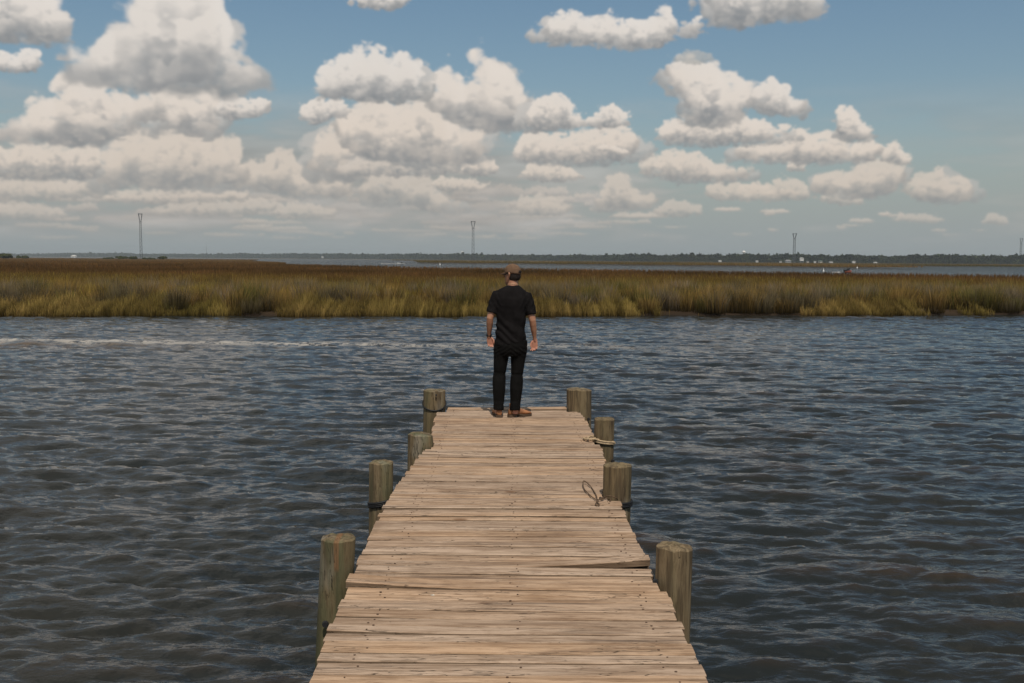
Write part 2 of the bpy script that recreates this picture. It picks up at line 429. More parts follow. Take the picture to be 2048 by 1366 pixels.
def fan_noise(x, y, seed=0, oct=4):
    """cheap smooth 2D noise in about -1..1 from sums of sines"""
    rs = np.random.RandomState(seed); o = 0; a = 1; t = 0
    for k in range(oct):
        for j in range(3):
            th = rs.rand()*6.283; ph = rs.rand()*6.283; f = 2**k*(.8+.4*rs.rand())
            o = o+a*np.sin((x*math.cos(th)+y*math.sin(th))*f+ph+1.3*np.sin((x*math.sin(th)-y*math.cos(th))*f*.7+ph*2)); t += a*.75
        a *= .55
    return o/t

# =================================================================== water
def wave_tile(N, L, lp, rms, wd, spread, seed):
    rs = np.random.RandomState(seed)
    k1 = np.fft.fftfreq(N, L/N)*2*np.pi; KX, KY = np.meshgrid(k1, k1); K = np.hypot(KX, KY); K[0, 0] = 1
    kp = 2*np.pi/lp
    c = np.clip((KX*math.cos(wd)+KY*math.sin(wd))/K, 0, 1)
    S = np.exp(-1.25*(kp/K)**2)/K**3.6*(c**spread+.03)*np.exp(-(K*.012)**2); S[0, 0] = 0
    A = np.sqrt(S)*(rs.randn(N, N)+1j*rs.randn(N, N))
    h = np.fft.ifft2(A).real; sc = rms/h.std()
    dx = np.fft.ifft2(1j*KX/K*A).real*sc; dy = np.fft.ifft2(1j*KY/K*A).real*sc
    return np.stack([h*sc, dx, dy], -1).astype(np.float32)
def tile_at(T, L, x, y):
    N = T.shape[0]; u = x/L*N; v = y/L*N
    i = np.floor(u).astype(int); j = np.floor(v).astype(int); fu = (u-i)[..., None]; fv = (v-j)[..., None]
    i0, i1, j0, j1 = i % N, (i+1) % N, j % N, (j+1) % N
    return (T[j0, i0]*(1-fu)+T[j0, i1]*fu)*(1-fv)+(T[j1, i0]*(1-fu)+T[j1, i1]*fu)*fv
def make_water():
    T0 = wave_tile(512, 41.0, 3.1, .0150, R(-108), 6, 15)
    T1 = wave_tile(1024, 23.0, 1.05, .0180, R(-100), 5, 5)
    T2 = wave_tile(1024, 11.7, .48, .0076, R(-66), 4, 9)
    D = [1.2]
    while D[-1] < 62: D.append(D[-1]+min(max(.016, .0042*D[-1]), .17))
    while D[-1] < 9000: D.append(D[-1]*1.06)
    D = np.array(D)
    t = np.concatenate([np.linspace(-.86, .86, 700)])
    ang = np.arctan(t); rest = np.linspace(ang[-1], 2*math.pi+ang[0], 60)[1:-1]; ang = np.concatenate([ang, rest])
    AN, DD = np.meshgrid(ang, D)
    sec = np.where(np.abs(AN) < .75, 1/np.cos(np.where(np.abs(AN) < .75, AN, 0)), 1.37)
    X = np.sin(AN)*DD*sec; Y = np.cos(AN)*DD*sec
    f1 = np.clip((260-DD)/200, 0, 1); f2 = np.clip((62-DD)/50, 0, 1)
    f1 = np.where(np.abs(AN) < .75, f1, f1*np.clip(1.3-DD/30, 0, 1)); f2 = np.where(np.abs(AN) < .75, f2, f2*np.clip(1.3-DD/20, 0, 1))
    w1 = tile_at(T1, 23.0, X*.62+Y*.08, Y); w2 = tile_at(T2, 11.7, X*.66+Y*.20, -X*.12+Y*.98)
    w0 = tile_at(T0, 41.0, X*.8, Y)
    gust = (1+.45*fan_noise(X*.16, Y*.10, 3, 3))
    f1 *= gust; f2 *= gust
    fs = np.clip((300-DD)/200, 0, 1)*np.where(np.abs(AN) < .75, 1, np.clip(1.3-DD/30, 0, 1))
    Z = w0[..., 0]*fs+w1[..., 0]*f1+w2[..., 0]*f2
    X2 = X-(w0[..., 1]*fs+w1[..., 1]*f1*.8+w2[..., 1]*f2*.8); Y2 = Y-(w0[..., 2]*fs+w1[..., 2]*f1*.8+w2[..., 2]*f2*.8)
    # low roll left by a passing boat
    wy = 31.6-.018*X; band = np.exp(-((Y-wy)/.8)**2)*np.clip((4-X)/22, 0, 1)
    Z = Z+band*.09
    V = np.stack([X2, Y2, Z], -1).reshape(-1, 3); nr, nc = X.shape
    V = np.vstack([V, [[0, 0, 0]]])
    i = np.arange(nr-1)[:, None]*nc; j = np.arange(nc)[None, :]; j2 = (j+1) % nc
    Q = np.stack([i+j, i+nc+j, i+nc+j2, i+j2], -1).reshape(-1, 4)
    jj = np.arange(nc); TT = np.stack([jj, (jj+1) % nc, np.full(nc, len(V)-1)], -1)
    me = np_mesh('water', V, Q[:, ::-1], TT[:, ::-1], smooth=True)
    m_, n, b = material('marsh_water', .07, .5)
    tc = n.node('ShaderNodeNewGeometry').outputs['Position']
    x, y, z = n.sep(tc)
    mud = n.noise(n.xyz(x, y, 0), .35, 3)[0]
    basec = n.mix(n.rng(mud, .3, .7), (.0125, .0155, .0160), (.018, .0180, .0150))
    basec = n.mix(n.m('MULTIPLY', n.rng(z, .0, .09), n.rng(n.m('SUBTRACT', x, n.m('MULTIPLY', y, .25)), -9, 2, .15, 1)), basec, (.036, .022, .011))
    # wake: churned silt and broken foam
    lane = n.m('ADD', n.m('SUBTRACT', y, 31.9), n.m('MULTIPLY', x, .018))
    wob = n.m('MULTIPLY', n.m('SUBTRACT', n.noise(n.xyz(n.m('MULTIPLY', x, .35), 0, 0), 1.0, 3)[0], .5), 1.2)
    lane = n.m('ADD', lane, wob)
    al = n.m('ABSOLUTE', lane)
    rgt = n.rng(x, -8, 14, 1.0, 0.0); 
    fn = n.noise(n.xyz(x, n.m('MULTIPLY', y, .8), 0), 2.2, 6, .7)[0]
    foam = n.m('MULTIPLY', n.m('MULTIPLY', n.rng(al, .1, 1.3, .8, 0), rgt), n.rng(n.m('ADD', fn, n.rng(x, -20, -6, .08, 0.0)), .44, .58))
    silt = n.m('MULTIPLY', n.m('MULTIPLY', n.rng(n.m('ABSOLUTE', n.m('ADD', lane, 1.3)), .2, 1.8, .75, 0), n.rng(x, -22, -2, 1, 0)), n.rng(fn, .35, .6))
    basec = n.mix(silt, basec, (.13, .085, .045))
    # a few scattered bubbles near the jetty
    bub = n.voro(n.xyz(x, y, 0), 3.2)[0]
    bm = n.m('MULTIPLY', n.rng(bub, .030, .018), n.rng(n.noise(n.xyz(x, y, 3), .4, 2)[0], .50, .62))
    foam = n.m('MAXIMUM', foam, n.m('MULTIPLY', bm, .6))
    n.put(b.inputs['Base Color'], n.mix(foam, basec, (.44, .41, .37)))
    n.put(b.inputs['Roughness'], n.fmix(foam, .06, .7)); b.inputs['IOR'].default_value = 1.333
    r1 = n.noise(n.xyz(n.m('MULTIPLY', x, .55), y, 0), 5.5, 3, .55)[0]
    r2 = n.noise(n.xyz(n.m('MULTIPLY', x, .5), y, 7), 17.0, 3, .55)[0]
    d = n.v('LENGTH', n.xyz(x, y, 0))
    hgt = n.m('ADD', n.m('MULTIPLY', r1, .026), n.m('MULTIPLY', r2, .0070))
    far = n.noise(n.xyz(n.m('MULTIPLY', x, .5), y, 0), .9, 4, .6)[0]
    hgt = n.m('ADD', hgt, n.m('MULTIPLY', n.m('MULTIPLY', far, .25), n.rng(d, 40, 250)))
    bp = n.node('ShaderNodeBump'); n.put(bp.inputs['Height'], hgt); bp.inputs['Strength'].default_value = 1; bp.inputs['Distance'].default_value = 1
    # wavelets too small for the bump at range: tilt the facets directly
    jit = n.v('SUBTRACT', n.noise(n.xyz(n.m('MULTIPLY', x, .6), y, 0), 3.1, 2)[1], (.5, .5, .5))
    amp_ = n.m('ADD', n.rng(d, 12, 90, .0, 1.1), n.rng(d, 120, 450, 0, 2.4)); jx, jy, _ = n.sep(jit)
    nv = n.v('NORMALIZE', n.v('ADD', bp.outputs[0], n.xyz(n.m('MULTIPLY', jx, amp_), n.m('MULTIPLY', n.m('SUBTRACT', jy, .075), amp_), 0)))
    n.l.new(nv, b.inputs['Normal'])
    o = link('water', me, m_); struct(o)
make_water()

# =================================================================== low land: banks of the marsh
def slab(name, front, back, ztop, mat, rag=.5, seed=0, step=.7, bank=1.6, topvar=.04):
    """front, back: lists of (x, y); a low bed of soil with an uneven sloping front edge"""
    xs = np.arange(front[0][0], front[-1][0]+step, step)
    fy = np.interp(xs, [p[0] for p in front], [p[1] for p in front]); by = np.interp(xs, [p[0] for p in back], [p[1] for p in back])
    fy = fy+rag*fan_noise(xs*.35, xs*0, seed, 5)
    rows = [(fy, -.5), (fy+.15, -.08), (fy+.45, ztop*.45), (fy+bank, ztop)]
    for q in (.02, .06, .15, .35, .65, .985): rows.append((fy+bank+(by-fy-bank)*q, ztop))
    rows.append((by, -.4))
    V = []
    for k, (yy, zz) in enumerate(rows):
        z = np.full_like(xs, zz)+(topvar*fan_noise(xs*.8, yy*.8, seed+k, 3) if 1 < k < len(rows)-1 else 0)
        V.append(np.stack([xs, yy, z], -1))
    V = np.array(V).reshape(-1, 3); n = len(xs)
    i = np.arange(len(rows)-1)[:, None]*n; j = np.arange(n-1)[None]
    Q = np.stack([i+j, i+j+1, i+n+j+1, i+n+j], -1).reshape(-1, 4)
    o = link(name, np_mesh(name, V, Q, smooth=True), mat); struct(o); return o
def soil(name, c1, c2, c3, sc):
    m_, n, b = material(name, .9, .2)
    p = n.node('ShaderNodeNewGeometry').outputs['Position']; x, y, z = n.sep(p)
    a = n.noise(n.xyz(x, n.m('MULTIPLY', y, .35), 0), sc, 5, .6)[0]; a2 = n.noise(n.xyz(x, n.m('MULTIPLY', y, .2), 5), sc*9, 4, .6)[0]
    c = n.mix(n.rng(a, .35, .65), c1, c2); c = n.mix(n.rng(a2, .4, .7), c, c3); c = n.mix(n.rng(z, .03, .16, .8, 0), c, (.020, .013, .008))
    n.put(b.inputs['Base Color'], c); bump(n, b, a2, .6, .1); return m_
SHORE = [(-300, 43.0), (-60, 44.5), (-24, 46.2), (-12, 47.2), (0, 48.6), (6, 49.6), (14, 51.2), (22, 52.6), (30, 54.0), (60, 56), (300, 60)]
BACK = [(-1500, 1500), (-700, 1450), (-330, 1300), (-170, 640), (-95, 420), (-66, 290), (-48, 262), (-20, 238), (0, 226), (30, 204), (60, 172), (85, 152), (200, 140), (1500, 130)]
mud_m = soil('marsh_mud', (.020, .012, .006), (.028, .017, .008), (.036, .022, .010), .12)
slab('marsh_ground', [(-1500, 43), *SHORE, (1500, 60)], BACK, .22, mud_m, .55, 1, 1.2)
far_m = soil('far_marsh_soil', (.085, .058, .024), (.115, .078, .034), (.070, .060, .022), .02)
slab('far_marsh', [(-150, 1500), (-60, 640), (-20, 625), (60, 560), (110, 520), (150, 455), (190, 452), (205, 700), (330, 640), (1500, 560)],
     [(-150, 4200), (2600, 4200)], .55, far_m, 6, 3, 8, 8, .1)
slab('left_islet', [(-560, 1360), (-400, 1340), (-330, 1350), (-270, 1365), (-160, 1400)], [(-560, 1385), (-300, 1385), (-160, 1415)], .7, far_m, 2, 4, 5, 4, .1)
slab('far_shore', [(-9000, 4700), (-3500, 4650), (-1200, 4300), (-500, 3300), (200, 2500), (600, 1990), (2600, 1650), (9000, 1500)], [(-9000, 8800), (9000, 8800)], 1.2, far_m, 20, 5, 40, 30, .2)
sand_m = flat('pale_sand', (.42, .34, .24), .9, .2, .1, .2)
slab('sand_bank', [(-48, 1010), (-30, 1004), (0, 1006), (26, 1002), (44, 1010)], [(-48, 1022), (0, 1050), (44, 1020)], 1.1, sand_m, 1.5, 8, 1.5, 3, .15)

# =================================================================== grasses (uncountable: one object per kind)
def leaf_mat(name, trans=.25):
    m_ = bpy.data.materials.new(name); m_.use_nodes = True; n = NT(m_.node_tree)
    at = n.node('ShaderNodeAttribute', attribute_name='tint').outputs['Color']
    d = n.node('ShaderNodeBsdfDiffuse'); t = n.node('ShaderNodeBsdfTranslucent'); mx = n.node('ShaderNodeMixShader'); o = n.node('ShaderNodeOutputMaterial')
    n.put(d.inputs[0], at); n.put(t.inputs[0], at); mx.inputs[0].default_value = trans
    n.l.new(d.outputs[0], mx.inputs[1]); n.l.new(t.outputs[0], mx.inputs[2]); n.l.new(mx.outputs[0], o.inputs[0]); return m_
grass_m = leaf_mat('grass_blades')
RS = np.random.RandomState(4)
SX = np.array([p[0] for p in SHORE]); SY = np.array([p[1] for p in SHORE])
def shore_y(x):  # same wobble as the bank
    xs = x; return np.interp(x, [-1500, *SX, 1500], [43, *SY, 60])+.55*fan_noise(xs*.35, xs*0, 1, 5)
def back_y(x): return np.interp(x, [p[0] for p in BACK], [p[1] for p in BACK])
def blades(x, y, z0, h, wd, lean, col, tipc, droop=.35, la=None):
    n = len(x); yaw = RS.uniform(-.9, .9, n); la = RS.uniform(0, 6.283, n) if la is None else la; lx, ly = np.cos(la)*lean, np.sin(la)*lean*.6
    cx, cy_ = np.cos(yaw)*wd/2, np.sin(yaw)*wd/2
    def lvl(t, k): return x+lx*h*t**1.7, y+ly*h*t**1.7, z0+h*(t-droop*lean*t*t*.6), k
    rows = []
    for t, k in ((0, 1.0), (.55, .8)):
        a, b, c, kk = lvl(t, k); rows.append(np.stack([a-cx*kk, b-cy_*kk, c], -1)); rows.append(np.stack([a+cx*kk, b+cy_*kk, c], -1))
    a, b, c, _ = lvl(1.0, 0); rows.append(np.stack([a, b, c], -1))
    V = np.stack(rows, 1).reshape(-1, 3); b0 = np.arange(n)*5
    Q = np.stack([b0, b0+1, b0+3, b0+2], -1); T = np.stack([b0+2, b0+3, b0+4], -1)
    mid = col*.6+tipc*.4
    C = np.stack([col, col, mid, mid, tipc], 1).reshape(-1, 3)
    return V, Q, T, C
def merge(ls):
    V, Q, T, C = [], [], [], []; o = 0
    for v, q, t, c in ls: V.append(v); Q.append(q+o); T.append(t+o); C.append(c); o += len(v)
    return np.vstack(V), np.vstack(Q), np.vstack(T), np.vstack(C)
def bundle(x, w_, lo, hi, seed):
    k = np.floor(x/w_+.35*np.sin(x*3.1)).astype(int) % 4096; return np.random.RandomState(seed).uniform(lo, hi, 4096)[k]
def pick(c, n, var=.22): return np.array(c)[None]*(1+RS.uniform(-var, var, (n, 1)))*(1+RS.uniform(-.06, .06, (n, 3)))
def lerp(a, b, t): return a*(1-t[:, None])+b*t[:, None]

# short bright cordgrass along the water's edge, in patches
n = 105000
x = RS.uniform(-36, 46, n); s = RS.uniform(0, 1, n)**1.3*2.6-.25; y = shore_y(x)+s
pm = fan_noise(x*.34, x*0, 21, 4)+.75*fan_noise(x*1.1, y*.5, 23, 4)+np.interp(x, [-36, -22, -20, 4, 7, 46], [.34, .42, .46, .52, -.16, -.26])
keep = pm+RS.uniform(-.2, .2, n) > 0; x, y, s, pm = x[keep], y[keep], s[keep], pm[keep]; n = len(x)
h = RS.uniform(.30, .80, n)*(.75+.35*np.clip(s/1.5, 0, 1))*(1+.35*fan_noise(x*1.9, y*1.2, 8, 4))*bundle(x, .16, .70, 1.22, 3)*bundle(x, .55, .78, 1.15, 4)
g = np.clip(.5+.5*fan_noise(x*.5, y*.5, 31, 3), 0, 1)
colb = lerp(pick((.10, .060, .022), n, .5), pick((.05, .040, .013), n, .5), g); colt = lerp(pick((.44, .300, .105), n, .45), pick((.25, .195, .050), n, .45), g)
bt = (bundle(x, .10, .5, 1.35, 5)*bundle(x, .37, .65, 1.25, 6))[:, None]; colb = colb*bt*.75; colt = colt*bt  # bases darkened further for depth: shade low among the blades put into the tint
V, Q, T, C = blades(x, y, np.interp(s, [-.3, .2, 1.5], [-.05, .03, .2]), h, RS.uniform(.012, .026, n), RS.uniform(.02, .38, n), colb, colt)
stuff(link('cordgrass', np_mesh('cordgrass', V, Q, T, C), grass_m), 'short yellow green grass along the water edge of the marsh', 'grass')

# tall grey brown needlerush in clumps, the ragged front of the marsh
nc_ = 1500
cx0 = RS.uniform(-38, 50, nc_); cs = RS.uniform(0, 1, nc_)**1.15*17+.35
cm = fan_noise(cx0*.5, cs*.5, 41, 3)
frontgap = (cs < 1.9) & (fan_noise(cx0*.34, cx0*0, 21, 4)+np.interp(cx0, [-36, -22, -20, 4, 7, 46], [.45, .45, .5, .5, -.05, -.12]) > .22)
kp_ = ~frontgap; cx0, cs, cm = cx0[kp_], cs[kp_], cm[kp_]; nc_ = len(cx0)
per = 150
hx = np.repeat(cx0, per); hs = np.repeat(cs, per); n = len(hx); hm = np.repeat(RS.uniform(.55, 1.38, nc_), per)
ra = RS.uniform(0, 6.283, n); rr = RS.uniform(0, 1, n)**.7*.55
x = hx+np.cos(ra)*rr; y = shore_y(hx)+hs+np.sin(ra)*rr*.8
h = RS.uniform(.75, 1.25, n)*hm*(1.0+.10*np.clip(hs/6, 0, 1))
kind = np.repeat(RS.rand(nc_), per)
tone = np.repeat(np.clip(.5+.6*cm, 0, 1), per)
bc = lerp(pick((.020, .014, .007), n), pick((.030, .022, .009), n), tone)  # very dark bases carry the shade inside the clumps as colour
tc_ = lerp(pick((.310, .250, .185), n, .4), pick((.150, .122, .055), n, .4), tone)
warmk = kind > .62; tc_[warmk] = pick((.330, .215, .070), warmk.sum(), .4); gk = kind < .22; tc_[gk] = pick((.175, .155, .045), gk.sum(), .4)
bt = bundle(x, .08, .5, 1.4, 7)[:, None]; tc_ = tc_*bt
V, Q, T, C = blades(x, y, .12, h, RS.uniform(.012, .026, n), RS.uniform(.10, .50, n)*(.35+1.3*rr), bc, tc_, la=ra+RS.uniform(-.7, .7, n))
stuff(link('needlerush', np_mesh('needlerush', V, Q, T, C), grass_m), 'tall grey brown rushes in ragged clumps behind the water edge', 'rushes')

# broad field of olive to rust coloured rush behind, thinning blades out with distance
def field(n, d0, d1, power, wk, xr=1.0, ang=(-.56, .56), h0=1.0):
    th = RS.uniform(ang[0], ang[1], n); D = 1/(RS.uniform(1/d1**power, 1/d0**power, n))**(1/power)
    x = np.tan(th)*D; y = D.copy(); s = y-shore_y(x)
    k = (s > 4.5) & (y < back_y(x)-1); x, y, s, D = x[k], y[k], s[k], D[k]; n = len(x)
    h = h0*RS.uniform(.80, 1.25, n)*(1+.22*fan_noise(x*.6, y*.2, 51, 4)*np.clip(1.6-D/110, .3, 1))
    t = np.clip((D-78+22*fan_noise(x*.05, y*.08, 52, 3))/42, 0, 1)
    pat = fan_noise(x*.12, y*.05, 53, 4); p2 = np.clip(.5+.9*pat, 0, 1)
    olive = lerp(pick((.145, .100, .027), n, .4), pick((.290, .185, .058), n, .4), p2); rust = lerp(pick((.200, .105, .038), n, .5), pick((.095, .056, .020), n, .5), p2)
    t2 = np.clip((D-230)/500, 0, 1); pale = pick((.270, .170, .070), n)
    tc_ = lerp(lerp(olive, rust, t), pale, t2*.75)
    yel = RS.rand(n) < np.clip(.12*(1-t)+.22*(pat > .25)*(1-t), 0, 1); tc_[yel] = pick((.42, .30, .055), yel.sum())
    bw = np.clip((110-D)/50, 0, 1); tc_ = tc_*(1+bw*(bundle(x+.3*y, .17, .5, 1.4, 9)*bundle(x-.4*y, .8, .7, 1.2, 10)-1))[:, None]; bc = tc_*.20  # blade feet tinted much darker than tips, standing in for shade between stems
    w_ = np.clip(D*wk, .02, 6)*RS.uniform(.7, 1.3, n)
    return blades(x, y, .15, h, w_, RS.uniform(.03, .40, n), bc, tc_)
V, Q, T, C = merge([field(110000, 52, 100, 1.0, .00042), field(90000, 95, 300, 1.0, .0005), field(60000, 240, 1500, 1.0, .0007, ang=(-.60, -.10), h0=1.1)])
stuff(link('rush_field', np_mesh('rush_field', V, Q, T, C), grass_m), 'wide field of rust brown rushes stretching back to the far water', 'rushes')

# low grass over the far marsh
n = 45000
th = RS.uniform(-.12, .58, n); D = 1/RS.uniform(1/2300., 1/440., n); x = np.tan(th)*D; y = D
fy = np.interp(x, [-150, -60, -20, 60, 110, 150, 190, 205, 330, 1500], [1500, 640, 625, 560, 520, 455, 452, 700, 640, 560])
k = y > fy+4+RS.uniform(0, 8, n); x, y, D = x[k], y[k], D[k]; n = len(x)
pat = np.clip(.5+.8*fan_noise(x*.02, y*.006, 61, 4), 0, 1)
tc_ = lerp(pick((.210, .135, .050), n), pick((.110, .090, .030), n), pat)
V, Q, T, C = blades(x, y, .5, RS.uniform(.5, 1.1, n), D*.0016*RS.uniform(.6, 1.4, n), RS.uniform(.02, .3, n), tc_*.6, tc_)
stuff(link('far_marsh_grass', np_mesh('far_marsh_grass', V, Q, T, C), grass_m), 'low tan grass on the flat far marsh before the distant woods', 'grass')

# =================================================================== distant woods
def leaf_clump(V, T, C, c, r, rz, seed, tint, facets=46):
    rs = np.random.RandomState(seed)
    u = rs.randn(facets, 3); u /= np.linalg.norm(u, axis=1)[:, None]; u[:, 2] = np.abs(u[:, 2])*1.0-.15
    rad = rs.uniform(.72, 1.06, facets)
    p = u*rad[:, None]*np.array([r, r, rz])
    s = max(r, rz)*.42
    a = rs.randn(facets, 3); a -= (a*u).sum(1)[:, None]*u*.7; a /= np.linalg.norm(a, axis=1)[:, None]; b = np.cross(u, a)
    tri = np.stack([p+a*s, p-a*s*.6+b*s*.8, p-a*s*.6-b*s*.8], 1)+np.array(c)
    o = sum(len(v) for v in V); V.append(tri.reshape(-1, 3)); T.append((np.arange(facets*3)+o).reshape(-1, 3))
    C.append(np.repeat(np.array(tint)[None]*rs.uniform(.7, 1.3, (facets, 1)), 3, 0))
def woods():
    V, T, C = [], [], []; rs = np.random.RandomState(12); k = 0
    A = np.arange(-.56, .56, .00105)
    n1 = fan_noise(A*40, A*0, 71, 5); n2 = fan_noise(A*160, A*0, 72, 4)
    for i, a in enumerate(A):
        Dm = float(np.interp(a, [-.56, -.35, -.22, -.04, .14, .30, .56], [5600, 5200, 4400, 2850, 2050, 1760, 1700]))
        for row in range(2):
            D = Dm*(1+.05*row+rs.uniform(-.015, .015))
            hh = (15.6+2.8*n1[i]+2.0*n2[i]+rs.uniform(-1.6, 1.8))*float(np.interp(a, [-.16, .0], [1.4, 1.0]))
            if rs.rand() < .03: hh *= 1.16
            if row and rs.rand() < .1: continue
            r = D*.00105*rs.uniform(.8, 1.7); x = math.tan(a)*D+rs.uniform(-1, 1)*r*.4
            t = (.030, .040, .017) if rs.rand() < .7 else (.040, .050, .020)
            leaf_clump(V, T, C, (x, D, .6+hh*.14), r, hh*.86, rs.randint(1 << 30), t, 38); k += 1
    return link('distant_woods', np_mesh('distant_woods', np.vstack(V), None, np.vstack(T), np.vstack(C)), grass_m)
stuff(woods(), 'long dark green line of woods along the horizon', 'woods')

# shrubs on the marsh horizon at the left
def make_shrub(seed, name='marsh_shrub'):
    V, T, C = [], [], []; rs = np.random.RandomState(seed)
    for i in range(9):
        leaf_clump(V, T, C, (rs.uniform(-3.4, 3.4), rs.uniform(-1.5, 1.5), rs.uniform(.5, 1.5)), rs.uniform(.9, 1.7), rs.uniform(.8, 1.4), rs.randint(1 << 30), (.052, .058, .018), 40)
    return np_mesh(name, np.vstack(V), None, np.vstack(T), np.vstack(C))
sh_me = [make_shrub(s) for s in (1, 2, 3)]; sh_me_done = set()
def ground_pt(px, D):   # bearing of a picture column at distance D
    return math.tan(az_el(px, 515)[0])*D
for i, (px_, D, sc, lab) in enumerate(((12, 760, 1.5, 'largest green shrub at the far left edge of the marsh'), (48, 900, 1.2, 'green shrub right of the largest one at the far left edge'),
        (216, 860, .8, 'small dark shrub left of the far left pylon'), (240, 830, 1.05, 'low dark shrub just left of the left pylon base'), (268, 850, 1.15, 'wide dark shrub at the foot of the left pylon'),
        (300, 840, .8, 'small dark shrub right of the left pylon base'), (326, 850, 1.1, 'dark shrub rightmost of those near the left pylon'))):
    o = bpy.data.objects.new('marsh_shrub', sh_me[i % 3]); COL.objects.link(o)
    if i % 3 not in sh_me_done: sh_me[i % 3].materials.append(grass_m); sh_me_done.add(i % 3)
    o.location = (ground_pt(px_, D), D, .6); o.scale = (sc*1.7, sc*1.4, sc*1.15); o.rotation_euler.z = i*1.3
    tag(o, lab, 'shrub', 'shrubs on the marsh horizon')

# =================================================================== power line pylons
steel = flat('weathered_steel', (.085, .095, .10), .7, .4, .1, .3)
porc = flat('grey_porcelain', (.22, .22, .21), .4)
def make_pylon():
    root = empty('pylon', (0, 0, 0), '', 'pylon', 'power line pylons crossing the marsh')
    b = MB(); H = 40.0
    def leg(z): return 1.2-.4*z/H
    for sx in (-1, 1):
        for sy in (-1, 1): b.tube([(sx*leg(0), sy*leg(0), 0), (sx*leg(H), sy*leg(H), H)], .15, 5)
    z = 0; f = 1
    while z < H-2:
        a, c = leg(z), leg(z+2.2)
        for sy in (-1, 1): b.tube([(-a*f, sy*a, z), (c*f, sy*c, z+2.2)], .07, 4)
        for sx in (-1, 1): b.tube([(sx*a, -a*f, z), (sx*c, c*f, z+2.2)], .07, 4)
        z += 2.2; f = -f
    b.build('mast', steel, root)
    b = MB()
    for s in (-1, 1):
        for dy in (-.4, .4): b.tube([(s*.6, dy, H-.5), (s*1.6, dy, H+5), (s*2.0, dy, H+9.2)], .14, 5); b.tube([(s*.2, dy, H+.2), (s*1.0, dy, H+5), (s*1.4, dy, H+9.2)], .10, 5)
        for q in range(5): b.tube([(s*(.7+.22*q), 0, H+1.8*q), (s*(.3+.28*(q+1)), 0, H+1.8*(q+1))], .09, 4)
    b.build('fork', steel, root)
    b = MB()
    b.tube([(-2.5, 0, H+9.2), (2.5, 0, H+9.2)], .17, 5); b.tube([(-2.3, 0, H+8.5), (2.3, 0, H+8.5)], .12, 5)
    for q in range(8): b.tube([(-2.3+.58*q, 0, H+8.5), (-2.0+.58*q, 0, H+9.2)], .07, 4)
    b.build('crossarm', steel, root)
    b = MB(); b.tube([(-2.1, 0, H+.1), (2.1, 0, H+.1)], .16, 5); b.build('lower_crossarm', steel, root)
    for q in (-2.2, 0, 2.2):
        b = MB()
        for e in range(5): b.tube([(q, 0, H+8.3-.3*e), (q, 0, H+8.2-.3*e)], .22, 6)
        b.tube([(q, 0, H+8.5), (q, 0, H+7.0)], .05, 4)
        b.build('insulator', porc, root)
    return root
py0 = make_pylon()
for i, (px_, D, hs_, lab) in enumerate(((282.5, 1080, 1.0, 'tallest pylon, leftmost, rising over the left marsh'), (946, 1230, 1.0, 'second pylon, just left of the man\'s head'),
        (1588, 1660, 1.0, 'third pylon, standing behind the white house'), (2041, 1890, 1.0, 'smallest pylon at the far right edge'))):
    o = py0 if i == 0 else copy_tree(py0)
    o['label'] = lab; o.location = (ground_pt(px_, D), D, .4); xs_ = (.95, 1.25, 1.55, 1.4)[i]; o.scale = (xs_, xs_, hs_); o.rotation_euler.z = (.5, .1, 0, .2)[i]
m_ = MB(); m_.tube([(0, 0, 0), (0, 0, 30)], .35, 6); m_.tube([(0, 0, 30), (0, 0, 44)], .15, 5); m_.tube([(-1.2, 0, 31), (1.2, 0, 31)], .12, 4); m_.tube([(-.8, 0, 36), (.8, 0, 36)], .1, 4)
o = m_.build('radio_mast', steel); o.location = (ground_pt(413, 2900), 2900, 1); tag(o, 'thin bare mast on the horizon between the two left pylons', 'mast')

# water towers
tw_m = flat('white_tank_paint', (.75, .75, .73), .5)
for px_, D, hh, r, lab in ((1487.5, 2200, 22.5, 3.6, 'white water tower head above the woods right of centre'), (925, 3250, 24.5, 4.4, 'pale water tower showing over the woods left of the man')):
    root = empty('water_tower', (ground_pt(px_, D), D, 1), lab, 'water tower')
    b = MB(); b.tube([(0, 0, 0), (0, 0, 2), (0, 0, hh-r*.8)], [1.8, .9, .9], 12); b.build('stem', tw_m, root, True)
    b = MB(); b.tube([(0, 0, hh-r*.9), (0, 0, hh-r*.6), (0, 0, hh), (0, 0, hh+r*.5), (0, 0, hh+r*.8)], [r*.25, r*.8, r, r*.75, r*.1], 16); b.build('tank', tw_m, root, True)

